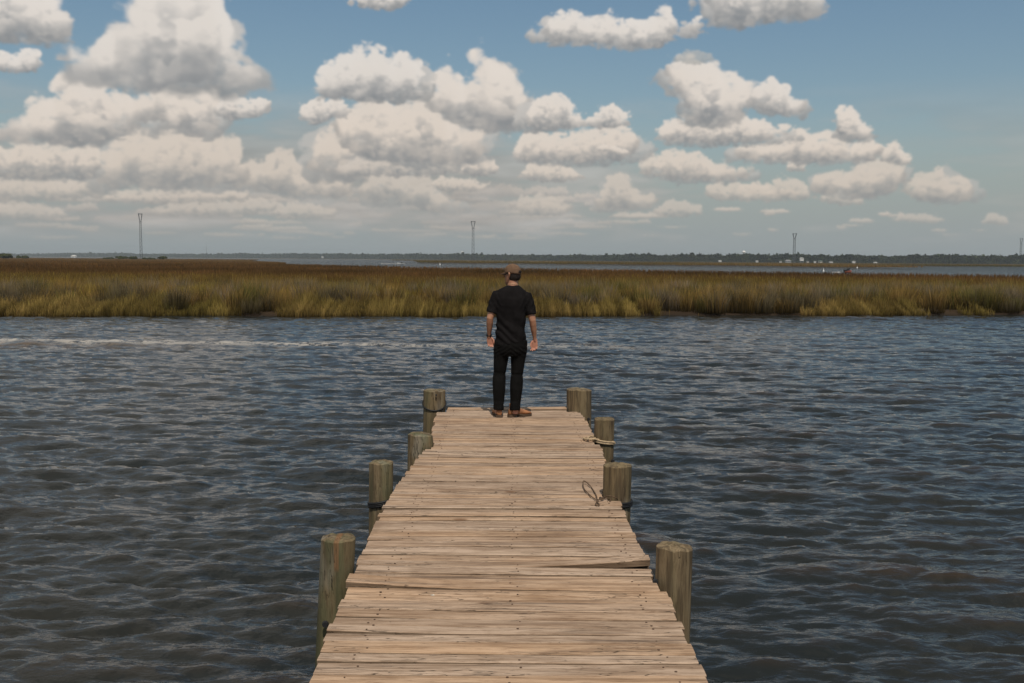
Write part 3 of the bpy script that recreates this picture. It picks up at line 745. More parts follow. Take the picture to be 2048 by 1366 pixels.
# =================================================================== houses along the far shore
roofs = [flat('grey_roof', (.20, .20, .20), .8), flat('pale_roof', (.45, .45, .43), .7), flat('green_roof', (.10, .16, .13), .8)]
walls = [flat('white_siding', (.78, .77, .74), .7), flat('cream_siding', (.55, .50, .42), .7), flat('grey_siding', (.30, .32, .33), .7)]
glass_m = flat('dark_window', (.02, .025, .03), .15, .5)
def house(px_, D, w_, d_, h_, z0, wi, ri, lab, rz=0.0):
    root = empty('house', (ground_pt(px_, D), D, 1.0), lab, 'house', 'houses on the far shore', rz)
    b = MB(); b.box((0, 0, z0+h_/2), (w_, d_, h_)); 
    b.build('wall', walls[wi], root)
    if z0 > .5:
        for sx in (-.46, 0, .46):
            for sy in (-.45, .45): b = MB(); b.box((sx*w_, sy*d_, z0/2), (.35, .35, z0)); b.build('stilt', walls[2], root)
    b = MB(); e = .5; rh = w_*.22; zz = z0+h_+.02
    x0, x1, y0, y1 = -w_/2-e, w_/2+e, -d_/2-e, d_/2+e
    b.ring_loft([[(x0, y0, zz), (x1, y0, zz), (x1, y1, zz), (x0, y1, zz)], [(x0, y0, zz+.2), (x1, y0, zz+.2), (x1, y1, zz+.2), (x0, y1, zz+.2)], [(x0+w_*.28, -.05, zz+rh), (x1-w_*.28, -.05, zz+rh), (x1-w_*.28, .05, zz+rh), (x0+w_*.28, .05, zz+rh)]])
    b.build('roof', roofs[ri], root)
    for q in (-.3, 0, .3):
        b = MB(); b.box((q*w_, -d_/2-.04, z0+h_*.55), (w_*.11, .06, h_*.36)); b.build('window', glass_m, root)
for a_ in ((1603, 1560, 5.4, 6, 3.6, 3.4, 0, 1, 'tall white house on stilts, brightest on the far shore', 0), (1561, 1600, 3.2, 4, 1.8, .3, 0, 0, 'tiny white house left of the tall white one'),
           (1576, 1640, 9, 6, 2.6, .3, 2, 0, 'long blue grey house left of the tall white one'), (1615.5, 1620, 3.2, 4, 2.0, .3, 1, 0, 'small cream house just right of the tall white one'),
           (1630, 1380, 2.4, 3, 2.0, .2, 0, 1, 'tiny white hut standing low on the marsh edge'), (1640.5, 1560, 4.2, 5, 2.6, .4, 1, 2, 'pale house with a green roof right of the marsh hut', .5),
           (1662, 1600, 5.0, 5, 1.7, .3, 0, 0, 'low white house with a grey roof, middle of the right group'), (1707.5, 1560, 3.8, 4, 2.4, .2, 0, 1, 'white house alone to the right of the low one'),
           (1751, 1560, 4.5, 4, 1.2, .0, 0, 1, 'low white shed, rightmost of the houses'), (1491, 1900, 5.2, 5, 2.4, .4, 0, 0, 'white house under the water tower'), (1514, 1800, 4, 4, 2.2, .3, 0, 1, 'white house second right of the water tower'),
           (1440, 1900, 5, 5, 2.4, .3, 0, 1, 'white house left of the water tower'), (1210, 2300, 4, 4, 2.0, .6, 1, 1, 'pale house in the woods right of the man'),
           (148, 2300, 12, 5, 2.4, .5, 0, 1, 'long white building at the left horizon'), (645, 2900, 5, 5, 3.0, 4, 0, 1, 'lone white house on the left horizon')):
    house(*a_)

# =================================================================== boats
hull_w = flat('white_gelcoat', (.70, .70, .68), .3, .5); hull_r = flat('red_hull_paint', (.26, .075, .05), .35, .5); dark_m = flat('dark_rubber', (.02, .02, .022), .6)
skin_m = flat('skin', (.36, .19, .115), .55, .35, .08, 30)
def boat(loc, L, beam, hullm, label, rz, rider=True):
    root = empty('motor_boat', loc, label, 'boat', None, rz)
    b = MB(); rings = []
    for t in (0, .12, .35, .6, .8, .93, 1.0):
        w_ = beam/2*(1-max(0, t-.35)**2*2.2); w_ = max(w_, .06); x = (t-.5)*L; zt = .38+.22*t*t; kz = -.25+.25*max(0, t-.6)*1.8
        rings.append([(x, -w_, zt), (x, -w_*.85, .05), (x, 0, kz), (x, w_*.85, .05), (x, w_, zt), (x, w_*.8, zt+.03), (x, 0, zt-.02), (x, -w_*.8, zt+.03)])
    b.ring_loft(rings); b.build('hull', hullm, root)
    b = MB(); b.box((0.0, 0, .72), (.6, .6, .6)); b.box((-.55, 0, .60), (.5, .9, .35)); b.build('console', dark_m, root)
    b = MB(); b.box((.36, 0, 1.08), (.05, .7, .32)); b.build('windscreen', glass_m, root)
    b = MB(); b.box((-L/2-.12, 0, .45), (.34, .3, .55)); b.tube([(-L/2-.12, 0, .2), (-L/2-.16, 0, -.35)], .07, 6); b.build('outboard', dark_m, root)
    return root
boat((ground_pt(803, 560), 560, .02), 4.6, 1.8, hull_w, 'small open motor boat with a dark console on the far bay', R(178))
boat((ground_pt(1697, 262), 262, .05), 1.8, .8, hull_r, 'small red boat half hidden behind the marsh at right', R(0))
def buoy(px_, D, lab, c, r=.28):
    root = empty('buoy', (ground_pt(px_, D), D, .1), lab, 'buoy')
    b = MB(); b.tube([(0, 0, -.2), (0, 0, 0), (0, 0, .35), (0, 0, .62)], [r*.6, r, r*.9, r*.3], 10); b.build('float', c, root, True)
    b = MB(); b.tube([(0, 0, .6), (0, 0, 1.1)], .05, 6); b.build('stem', c, root)
buoy(880, 470, 'tiny white buoy on the far bay left of the man', hull_w)
buoy(1715, 440, 'small white buoy off the end of the far marsh', hull_w, .3)
buoy(1648, 268, 'white buoy left of the red boat', hull_w, .2)
def wake(x, y, L, w_, rz, name):
    xs = np.linspace(0, L, 30); V = []
    for i, q in enumerate(xs):
        ww = w_*(.25+.75*q/L); V += [(q, -ww, .05), (q, -ww*.4, .16+.06*math.sin(q*3)), (q, ww*.4, .15+.05*math.sin(q*4+1)), (q, ww, .05)]
    Q = [(4*i+j, 4*i+j+1, 4*i+j+5, 4*i+j+4) for i in range(29) for j in range(3)]
    m2, n, b = material('foam', .8, .2); p = n.node('ShaderNodeTexCoord').outputs['Object']
    g = n.noise(p, 2.0, 5, .65)[0]; n.put(b.inputs['Base Color'], n.mix(n.rng(g, .4, .6), (.12, .11, .10), (.6, .58, .55)))
    o = link(name, np_mesh(name, V, Q, smooth=True), m2); o.location = (x, y, 0); o.rotation_euler.z = rz; o['kind'] = 'stuff'; o['label'] = 'white foam trailing behind a boat'; o['category'] = 'foam'
wake(ground_pt(803, 560)-2.5, 560, 9, .5, R(180), 'boat_wake')
wake(ground_pt(1697, 262)-1.8, 262, 2.6, .5, R(180), 'boat_wake')

# =================================================================== jetty
def wood_mat(name, pal, grain_axis='X', green=False):
    m_, n, b = material(name, .82, .25)
    oc = n.node('ShaderNodeTexCoord').outputs['Object']; oi = n.node('ShaderNodeObjectInfo'); rnd = oi.outputs['Random']
    off = n.m('MULTIPLY', rnd, 37.0); x, y, z = n.sep(oc)
    if grain_axis == 'X': g = n.xyz(n.m('MULTIPLY_ADD', x, .85, off), n.m('ADD', n.m('MULTIPLY', y, 11), off), n.m('MULTIPLY', z, 11))
    else: g = n.xyz(n.m('MULTIPLY', x, 9), n.m('MULTIPLY_ADD', y, 9, off), n.m('MULTIPLY_ADD', z, .8, off))
    warp = n.noise(g, .8, 2)[1]; gw = n.v('ADD', g, n.v('SCALE', warp, sc=.7))
    a = n.noise(gw, 2.2, 6, .65)[0]; fine = n.noise(gw, 9.0, 5, .7)[0]
    if grain_axis == 'X': bl = n.noise(n.xyz(n.m('MULTIPLY_ADD', x, 1.3, off), n.m('MULTIPLY', y, 3), 0), 1.2, 3)[0]
    else: bl = n.noise(n.xyz(n.m('MULTIPLY', x, 3), n.m('MULTIPLY_ADD', y, 3, off), n.m('MULTIPLY', z, 1.2)), 1.2, 3)[0]
    c = n.ramp(rnd, pal)
    c = n.mix(n.rng(bl, .35, .7), c, n.mix(.45, c, pal[-1][1]))
    c = n.mix(n.rng(a, .38, .66, 0, .8), c, n.mix(1.0, c, (.50, .44, .38), 'MULTIPLY'))
    c = n.mix(n.rng(fine, .48, .70, 0, .75), c, n.mix(1.0, c, (.42, .35, .30), 'MULTIPLY'))
    # drying cracks along the grain
    ck = n.noise(gw, 4.2, 2, .4)[0]; crack = n.m('MULTIPLY', n.rng(n.m('ABSOLUTE', n.m('SUBTRACT', ck, .5)), .0, .012, 1, 0), n.rng(bl, .48, .62))
    c = n.mix(n.m('MULTIPLY', crack, .8), c, (.045, .03, .02))
    # knots
    if grain_axis == 'X':
        kv = n.voro(n.xyz(n.m('MULTIPLY_ADD', x, 1.5, off), n.m('MULTIPLY_ADD', y, 4.2, off), 0), 1.0)
        kn = n.rng(kv[0], .05, .11, .9, 0); c = n.mix(n.m('MULTIPLY', kn, n.rng(n.sep(kv[1])[0], .5, .55)), c, (.16, .085, .045))
        # grey weathering and water stains that run along single boards
        stn = n.noise(n.xyz(n.m('MULTIPLY_ADD', x, .6, off), n.m('MULTIPLY', y, 14), 9), 1.6, 4, .6)[0]
        c = n.mix(n.m('MULTIPLY', n.rng(stn, .55, .66), n.rng(rnd, .2, .9, .3, .9)), c, (.12, .085, .062))
    else:
        gr = n.noise(n.xyz(n.m('MULTIPLY', x, 5), n.m('MULTIPLY_ADD', y, 5, off), n.m('MULTIPLY', z, .9)), 1.3, 4, .6)[0]
        c = n.mix(n.rng(a, .45, .60, 0, .7), c, (.075, .055, .034)); c = n.mix(n.rng(bl, .56, .66, 0, .5), c, (.27, .245, .195))
        gf = n.m('MULTIPLY', n.rng(gr, .42, .64), n.sep(oi.outputs['Color'])[0])
        c = n.mix(gf, c, (.085, .098, .048))
        stk = n.m('MULTIPLY', n.m('MULTIPLY', n.rng(n.m('ABSOLUTE', n.m('ADD', n.m('SUBTRACT', x, -1.038), n.m('MULTIPLY', n.m('SUBTRACT', gr, .5), .03))), .012, .019, 1, 0), n.rng(z, .90, .94)), n.sep(oi.outputs['Color'])[1])
        c = n.mix(n.m('MULTIPLY', stk, .6), c, (.20, .095, .042))
        p = n.node('ShaderNodeNewGeometry').outputs['Position']; pz = n.sep(p)[2]
        wet = n.rng(n.m('ADD', pz, n.m('MULTIPLY', n.m('SUBTRACT', gr, .5), .3)), .12, .42, 1, 0); c = n.mix(n.m('MULTIPLY', wet, .85), c, (.030, .028, .016))
    if grain_axis == 'X':   # dirt, damp and scuffs that run over several boards, a paler walked line down the middle
        dirt = n.noise(n.xyz(n.m('MULTIPLY', x, 1.0), y, 3), 1.7, 5, .65)[0]; wp = n.node('ShaderNodeNewGeometry').outputs['Position']
        dirt2 = n.noise(n.v('MULTIPLY', wp, (1.1, .9, 0)), 1.3, 5, .62)[0]
        c = n.mix(n.rng(dirt2, .50, .68, 0, .42), c, n.mix(1.0, c, (.52, .47, .42), 'MULTIPLY'))
        sp = n.voro(n.v('MULTIPLY', wp, (1, 1, 0)), 5.5)
        c = n.mix(n.m('MULTIPLY', n.rng(sp[0], .045, .02), n.rng(n.sep(sp[1])[1], .72, .78)), c, (.06, .042, .03))
        sp2 = n.voro(n.v('ADD', n.v('MULTIPLY', wp, (1, 1, 0)), (7.3, 2.2, 0)), 2.6)
        c = n.mix(n.m('MULTIPLY', n.rng(sp2[0], .05, .02), n.rng(n.sep(sp2[1])[1], .86, .9)), c, (.58, .56, .50))
    n.put(b.inputs['Base Color'], c)
    hh = n.m('ADD', n.m('ADD', n.m('MULTIPLY', a, .5), n.m('MULTIPLY', fine, .35)), n.m('MULTIPLY', crack, -1.2))
    bump(n, b, hh, 1.0, .009)
    return m_
plank_m = wood_mat('weathered_plank', [(0, (.338, .246, .178)), (.2, (.428, .298, .200)), (.45, (.470, .316, .200)), (.7, (.390, .288, .212)), (1, (.480, .362, .268))])
pile_m = wood_mat('weathered_piling', [(0, (.150, .112, .062)), (.5, (.180, .132, .072)), (1, (.205, .155, .092))], 'Z')
beam_m = wood_mat('weathered_beam', [(0, (.10, .075, .05)), (1, (.15, .11, .07))])
edge_m = wood_mat('dark_plank_edge', [(0, (.17, .12, .08)), (1, (.23, .165, .11))])
nail_m = flat('rusty_nail', (.07, .04, .025), .7, .3)
jetty = empty('jetty', (0, 2.0, 0), 'weathered wooden jetty of cross planks running out over the water', 'jetty')
JO = Vector((0, 2.0, 0))
LEFT = [(1.8, -.895), (4.4, -.90), (5.6, -.934), (6.5, -.960), (7.8, -.965), (8.8, -.917), (9.72, -.862), (9.76, -.79), (10.06, -.79), (10.1, -.845), (10.8, -.87), (11.8, -.91), (12.14, -.92), (12.18, -.81), (13, -.81)]
RIGHT = [(1.8, .885), (5.60, .887), (5.64, .828), (5.88, .828), (5.92, .855), (6.5, .86), (7.5, .855), (7.70, .85), (7.74, .733), (7.98, .733), (8.02, .86), (9.2, .885), (10.14, .915), (10.18, .852), (10.44, .852), (10.48, .89), (11.3, .89), (12.2, .845), (12.28, .685), (13, .685)]
def ip(tab, y): return float(np.interp(y, [p[0] for p in tab], [p[1] for p in tab]))
prng = random.Random(7)
def plank(y0, y1, first=False, lift=None, bendy=0.0, rise=0.0, th=.042, skew=0.0):
    yc = (y0+y1)/2; x0 = ip(LEFT, yc)+prng.uniform(-.012, .012); x1 = ip(RIGHT, yc)+prng.uniform(-.012, .012)
    sag = prng.uniform(-.005, .003); dz = prng.uniform(-.0035, .0035)+rise; tw = prng.uniform(-.004, .004); cup = prng.uniform(-.002, .003)
    ph = prng.uniform(0, 6); NS = 28
    rings = []
    for i in range(NS+1):
        t = i/NS; x = x0+(x1-x0)*t; u = 2*t-1
        zc = DECK+dz+sag*(1-u*u)+(lift(t) if lift else 0)
        yy = yc+bendy*(u*u-.4)+skew*u+.0018*math.sin(t*7+ph); hw = (y1-y0)/2
        wob = .0011*math.sin(t*31+ph*3)+.0009*math.sin(t*57+ph); wob2 = .0011*math.sin(t*27+ph*2)+.0008*math.sin(t*61+ph*5)
        a, bb = yy-hw+wob, yy+hw+wob2; e = .005; t1, t2 = zc-tw*.5, zc+tw*.5
        bev = [(a, zc-th), (a, t1-e), (a+.0018, t1-.0015), (a+e, t1), (yy, (t1+t2)/2+cup), (bb-e, t2), (bb-.0018, t2-.0015), (bb, t2-e), (bb, zc-th)]
        rings.append([(x, p, q) for p, q in bev])
    b = MB(); b.ring_loft(rings); nf = len(b.q)+len(b.t)
    # nails over the three stringers
    for sx in (-.72, .02, .74):
        for k in (-.024, .026):
            if prng.random() < (.5 if sx == .02 else .25): continue
            t = (sx+prng.uniform(-.032, .032)-x0)/(x1-x0); u = 2*t-1; X = x0+(x1-x0)*t
            zc = DECK+dz+sag*(1-u*u)+(lift(t) if lift else 0)+cup*.8+.0022; Y = yc+bendy*(u*u-.4)+skew*u+k+prng.uniform(-.008, .008)
            r = prng.uniform(.0040, .0070)
            b.ring_loft([[(X+r*math.cos(q*.7854), Y+r*math.sin(q*.7854), zc-.006) for q in range(8)], [(X+r*math.cos(q*.7854), Y+r*math.sin(q*.7854), zc) for q in range(8)]])
    V = [(v[0]-JO.x, v[1]-JO.y, v[2]-JO.z) for v in b.v]; 
    # the plank's own faces come first in both lists: mark nails by vertex index
    nv = 9*(NS+1)+2
    mi = [1 if min(q) >= nv else (2 if max(x % 9 for x in q) in (1, 7, 8) and not (min(x % 9 for x in q) == 0 and max(x % 9 for x in q) == 8 and False) and (max(x % 9 for x in q) == 1 or min(x % 9 for x in q) == 7 or (min(x % 9 for x in q) == 7)) else 0) for q in b.q]+[1 if min(t) >= nv else 0 for t in b.t]
    me = np_mesh('plank', V, b.q, b.t, mat_idx=mi)
    return link('plank', me, [plank_m, nail_m, edge_m], jetty)
y = 12.37; edges = []
while y > 2.3:
    wd = prng.choice((.138, .112, .092, .118, .128, .100, .088)); gap = prng.choice((.003, .005, .008, .012, .016))
    edges.append((y-wd, y)); y -= wd+gap
for k, (a, b_) in enumerate(edges):
    lf = None; bd = .020*math.sin(k*.23+1)+.010*math.sin(k*.61)+prng.uniform(-.004, .004); rs_ = 0; sk = .022*math.sin(k*.17+2)+prng.uniform(-.004, .004)
    if a <= 6.08 < b_+.017: lf = lambda t: .056*max(0, (t-.45)/.55)**1.7; bd = .02
    elif a <= 5.60 < b_+.017: lf = lambda t: .028*max(0, (.40-t)/.40)**1.5; bd = .012; rs_ = .004
    elif prng.random() < .12: s_ = prng.choice((0, 1)); amp = prng.uniform(.006, .016); lf = (lambda t, s_=s_, amp=amp: amp*max(0, ((t if s_ else 1-t)-.55)/.45)**1.6)
    plank(a, b_, lift=lf, bendy=bd, rise=rs_, skew=sk)
plank(12.385, 12.545, lift=lambda t: .003+.020*t, bendy=0.0)
for X in (-.72, .02, .74):
    b = MB(); b.box((X, 7.4-2.0, DECK-.042-.10-.004), (.05, 10.1, .19)); b.build('stringer', beam_m, jetty)
for Y in (3.7, 5.9, 8.0, 10.1, 12.3):
    b = MB(); b.box((0, Y-2.0+.0, DECK-.042-.19-.004-.085-.01), (1.66, .09, .165)); b.build('cross_beam', beam_m, jetty)

def piling(X, Y, r, top, lean, green, lab, seed, chamfer=0.0, flare=0.0, hole=None):
    rs = random.Random(seed); rings = []; n = 36; z0 = -1.2; zt = DECK+top; NL = 44
    for i in range(NL+1):
        t = i/NL; z = z0+(zt-z0)*(t**.85); dz_ = zt-z
        ring = []
        for k in range(n):
            a = 2*math.pi*k/n; p = Vector((math.cos(a)*1.2, math.sin(a)*1.2, z*.9+seed*3))
            rr = r*(1+.022*mn.noise(p*1.4)+.016*mn.noise(Vector((math.cos(a)*6, math.sin(a)*6, z*.7+seed))))
            rr += -.004*max(0, mn.noise(Vector((math.cos(a)*11, math.sin(a)*11, z*.4+seed*7))))*2
            if flare: rr *= 1+flare*max(0, math.cos(a+.3))*math.exp(-((dz_-.10)/.10)**2)
            zz = z
            if i == NL: zz = z+.012*mn.noise(Vector((math.cos(a)*2, math.sin(a)*2, seed)))-chamfer*max(0, math.cos(a))
            elif dz_ < .2: zz = z-chamfer*max(0, math.cos(a))*(1-dz_/.2)+.012*mn.noise(Vector((math.cos(a)*2, math.sin(a)*2, seed)))*(1-dz_/.2)
            ring.append((rr*math.cos(a)+lean*(z-DECK), rr*math.sin(a), zz))
        rings.append(ring)
    top_r = rings[-1]; cx_ = lean*(zt-DECK)
    for f, dzz in ((.97, .003), (.93, .006), (.7, .012), (.4, .016), (.12, .016)):
        rings.append([(cx_+(p[0]-cx_)*f, p[1]*f, p[2]+dzz+.004*mn.noise(Vector((p[0]*30*f, p[1]*30*f, seed)))) for p in top_r])
    b = MB(); b.ring_loft(rings); b.v = [(v[0]+X-JO.x, v[1]+Y-JO.y, v[2]) for v in b.v]
    o = b.build('piling', pile_m, jetty, True); o.data.set_sharp_from_angle(angle=R(28)); o.color = (green, 1.0 if seed == 1 else 0.0, 0, 1); o['label'] = lab
    if hole:
        for hx, hy, hz, hr in hole:
            b = MB(); b.tube([(hx-JO.x, hy-JO.y, hz), (hx-JO.x, hy-JO.y-.018, hz)], [hr, hr*.8], 10); b.build('bolt_head', dark_m, o)
    return o
piling(-1.055, 5.92, .104, .188, .055, .55, 'greenish piling with an orange streak, nearest on the left', 1, hole=[(-1.105, 5.80, .60, .021), (-.955, 5.87, .86, .016)])
piling(.966, 5.76, .106, .198, .012, .25, 'brown piling nearest on the right', 2, .010, hole=[(.853, 5.72, .90, .018), (1.00, 5.66, .62, .018)])
piling(-1.072, 8.10, .100, .204, .012, .45, 'piling second from the camera on the left', 3)
piling(.850, 7.86, .113, .246, .008, .15, 'piling second from the camera on the right, beside the brown cord', 4)
piling(-.922, 9.90, .122, .125, .010, .6, 'short stubby piling with a bulging top, third on the left', 5, .012, .14)
piling(.970, 10.31, .105, .225, .010, .15, 'slim piling third on the right, wound with pale rope', 6, hole=[(1.06, 10.23, .70, .02)])
piling(-.965, 12.34, .140, .245, .010, .35, 'piling at the far left corner of the jetty', 7, hole=[(-.93, 12.185, 1.11, .012)])
piling(.850, 12.47, .160, .255, -.006, .10, 'thickest piling at the far right corner of the jetty', 8, .010, hole=[(.965, 12.33, .80, .02)])

# ropes
def rope(name, pts, r, c, label, cat, close=False, sm=6):
    P = [Vector(p) for p in pts]; out = []
    for i in range(len(P)-1):
        p0, p1, p2, p3 = P[max(i-1, 0)], P[i], P[i+1], P[min(i+2, len(P)-1)]
        for k in range(sm):
            t = k/sm; out.append(.5*((2*p1)+(p2-p0)*t+(2*p0-5*p1+4*p2-p3)*t*t+(3*p1-p0-3*p2+p3)*t**3))
    out.append(P[-1]); b = MB(); b.tube(out, r, 7); o = b.build(name, c, None, True); tag(o, label, cat); return o
def wrap(X, Y, r, z, turns, pitch, a0=0.0, tilt=(0, 0)):
    pts = []
    for i in range(int(turns*14)+1):
        a = a0+i/14*2*math.pi; px_, py_ = r*math.cos(a), r*math.sin(a)
        pts.append((X+px_, Y+py_, z+pitch*i/14+tilt[0]*px_+tilt[1]*py_))
    return pts
blk = flat('black_line', (.012, .012, .013), .55, .3, .2, 40); tan_m = flat('pale_rope', (.36, .27, .17), .85, .2, .25, 60); brn = flat('brown_cord', (.10, .065, .04), .85, .2, .3, 60)
rope('rope', wrap(-1.070, 8.10, .106, .755, 3.0, .014, 0, (.18, 0))+[(-.99, 8.0, .80)], .011, blk, 'black rope wound in turns round the second left piling', 'rope', sm=2)
rope('rope', wrap(-.967, 12.34, .146, .985, 1.15, .0, -.2, (-.05, .5))+[(-.85, 12.26, .935), (-.87, 12.24, .80)], .009, blk, 'thin black rope slung round the far left corner piling', 'rope', sm=2)
rope('rope', wrap(.851, 7.86, .119, .835, 3.2, .013, .4, (-.10, .05))+[(.74, 7.78, .90), (.72, 7.74, .905), (.70, 7.73, .912)], .010, blk, 'black rope lashed round the second right piling', 'rope', sm=2)
rope('cord', [(0.841, 7.73, .90), (0.821, 7.68, .925), (0.771, 7.68, .940), (0.730, 7.70, .925), (0.680, 7.64, .912), (0.652, 7.54, .908), (0.663, 7.50, .908), (0.680, 7.52, .91), (0.670, 7.62, .912), (0.680, 7.78, .912), (0.670, 8.02, .912), (0.642, 8.22, .918), (0.607, 8.24, .93), (0.600, 8.02, .915), (0.652, 7.72, .912), (0.701, 7.66, .915), (0.743, 7.72, .912), (0.785, 7.70, .91), (0.771, 7.64, .91)], .0045, brn, 'thin brown cord lying in a loop on the planks', 'cord')
rope('rope', wrap(.970, 10.31, .112, .88, 1.5, .02, 2.6, (-.16, 0))+[(.86, 10.22, .93), (.82, 10.20, .925), (.80, 10.28, .93), (.84, 10.36, .935), (.88, 10.30, .93), (.84, 10.22, .93), (.78, 10.26, .92), (.76, 10.36, .915), (.79, 10.40, .912)], .011, tan_m, 'pale tan rope knotted round the third right piling', 'rope', sm=3)

# =================================================================== the man at the end of the jetty
MX, MY = -.02, 11.84
def remesh(mb, voxel, name, mats, parent, smooth=3, disp=None):
    me = np_mesh(name, mb.v, mb.q, mb.t); o = bpy.data.objects.new(name+'_src', me); COL.objects.link(o)
    md = o.modifiers.new('r', 'REMESH'); md.mode = 'VOXEL'; md.voxel_size = voxel
    if smooth: sm_ = o.modifiers.new('s', 'SMOOTH'); sm_.factor = .5; sm_.iterations = smooth
    dg = bpy.context.evaluated_depsgraph_get(); dg.update()
    m2 = bpy.data.meshes.new_from_object(o.evaluated_get(dg)); bpy.data.objects.remove(o); m2.name = name
    nv = len(m2.vertices); co = np.empty(nv*3, np.float32); no = np.empty(nv*3, np.float32)
    m2.vertices.foreach_get('co', co); m2.vertex_normals.foreach_get('vector', no); co = co.reshape(-1, 3); no = no.reshape(-1, 3)
    if disp: co = co+no*disp(co[:, 0], co[:, 1], co[:, 2])[:, None].astype(np.float32); m2.vertices.foreach_set('co', co.ravel())
    m2.update(); m2.polygons.foreach_set('use_smooth', np.ones(len(m2.polygons), bool)); m2.materials.clear()
    return link(name, m2, mats, parent)
def ell(z, xc, rx, yc, ry, n=24, tilt=0.0, p=2.3):
    out = []
    for k in range(n):
        a = 2*math.pi*k/n; c, s = math.cos(a), math.sin(a)
        x = math.copysign(abs(c)**(2/p), c)*rx; y = math.copysign(abs(s)**(2/p), s)*ry
        out.append((xc+x, yc+y, z+tilt*x))
    return out
man = empty('person', (MX, MY, DECK), 'man in black t-shirt and brown cap standing with his back turned at the jetty end', 'person')
# joints (x, y, z), feet at z = 0
SHL, SHR = Vector((-.165, 0, 1.465)), Vector((.195, 0, 1.450)); ELL, ELR = Vector((-.243, -.035, 1.185)), Vector((.262, -.035, 1.165))
WRL, WRR = Vector((-.256, .045, .962)), Vector((.294, .035, .930))
HIPL, HIPR = Vector((-.088, 0, .90)), Vector((.100, 0, .90)); KNL, KNR = Vector((-.130, .015, .500)), Vector((.084, .015, .505)); ANL, ANR = Vector((-.138, -.01, .10)), Vector((.064, -.01, .10))
b = MB()
b.ring_loft([ell(z, xc, rx, yc, ry) for z, xc, rx, yc, ry in ((.80, .005, .145, 0, .10), (.92, .006, .150, 0, .108), (1.02, .005, .135, 0, .095), (1.14, .006, .135, 0, .092), (1.28, .008, .155, 0, .105), (1.40, .012, .165, 0, .105), (1.47, .014, .150, 0, .090), (1.53, .02, .085, -.005, .065))])
b.tube([(.018, -.012, 1.47), (.024, -.008, 1.54), (.027, .006, 1.60), (.024, .012, 1.66)], [.075, .066, .062, .062], 16)
for S_, E_, W_ in ((SHL, ELL, WRL), (SHR, ELR, WRR)):
    b.tube([S_*.8+Vector((0, 0, .28)), S_, S_.lerp(E_, .35), S_.lerp(E_, .75), E_, E_.lerp(W_, .22), E_.lerp(W_, .5), E_.lerp(W_, .85), W_, W_.lerp(E_, -.06)],
           [.045, .052, .050, .045, .041, (.043, .041), (.038, .036), (.028, .024), (.028, .020), (.030, .019)], 14)
for H_, K_, A_ in ((HIPL, KNL, ANL), (HIPR, KNR, ANR)):
    b.tube([H_, H_.lerp(K_, .5), K_, K_.lerp(A_, .3), A_, A_+Vector((0, 0, -.06))], [.080, .068, .052, .052, .036, .036], 14)
def hand(W, d, nrm, side, curl, k=1.0):
    d = Vector(d).normalized(); nn = Vector(nrm); nn = (nn-d*nn.dot(d)).normalized(); t = d.cross(nn).normalized()*side
    q = MB(); 
    b.tube([W-d*.01, W+d*.02, W+d*.055, W+d*.092], [(.019, .026), (.017, .034), (.015, .041), (.012, .039)], 12, up=tuple(t))
    for i, (o_, L, c0) in enumerate(((.031, .070, .55), (.0105, .078, .75), (-.0105, .074, .9), (-.031, .058, 1.05))):
        p = W+d*(.088-(.006 if i in (0, 3) else 0))+t*o_; pts = [p-d*.02, p]; a = 0
        for s_, f in ((.42, .35), (.32, .8), (.26, 1.0)):
            a += curl*c0*f; p = p+(d*math.cos(a)+nn*math.sin(a))*L*s_*k+t*(o_*.05); pts.append(p)
        b.tube(pts, [.0095, .0093, .0088, .0080, .0062], 8)
    p = W+d*.025+t*.026; b.tube([W+d*.012+t*.012, p+nn*.006, p+d*.028+t*.016+nn*.016, p+d*.052+t*.014+nn*.026, p+d*.070+t*.008+nn*.030], [.014, .014, .0115, .0100, .0072], 8)
hand(WRL, (.24, .10, -1), (.12, -1, 0), -1, 1.2)
hand(WRR, (-.08, .05, -1), (-.15, -1, 0), 1, 1.1)
# head, built facing +y then turned to the left
YAW = R(58); hc = Vector((.020, .012, 1.700)); cyw, syw = math.cos(YAW), math.sin(YAW)
def hp(p):
    x, y, z = p; z2 = z; return (hc.x+x*cyw-y*syw, hc.y+x*syw+y*cyw, hc.z+z2)
def head_rings(lst, n=24):
    out = []
    for z, rx, yf, yb in lst:
        ring = []
        for k in range(n):
            a = 2*math.pi*k/n; s = math.sin(a); ring.append(hp((rx*math.cos(a), (yf if s > 0 else yb)*s, z)))
        out.append(ring)
    return out
b.ring_loft(head_rings([(-.118, .022, .086, -.012), (-.108, .040, .092, .028), (-.085, .056, .092, .050), (-.055, .064, .092, .076), (-.02, .070, .092, .090), (.015, .073, .090, .098), (.05, .074, .092, .100), (.085, .064, .076, .086), (.108, .040, .048, .056), (.117, .012, .014, .018)]))
b.tube([hp((0, .088, .030)), hp((0, .104, .002)), hp((0, .114, -.018)), hp((0, .098, -.028))], [.008, .011, .014, .008], 8)   # nose
b.tube([hp((-.028, .086, .034)), hp((0, .096, .036)), hp((.028, .086, .034))], .010, 8)                                        # brow
b.tube([hp((-.020, .087, -.054)), hp((0, .097, -.054)), hp((.020, .087, -.054))], .0085, 8)                                    # lips
b.tube([hp((0, .082, -.098)), hp((0, .094, -.094))], .016, 8)                                                                  # chin
for s in (-1, 1):
    b.tube([hp((s*.071, .004, -.030)), hp((s*.080, -.004, -.012)), hp((s*.085, -.010, .012)), hp((s*.078, .000, .030)), hp((s*.071, .008, .022))], [.007, .009, .010, .008, .005], 8)
skin_n = material('warm_skin', .5, .4)[0]
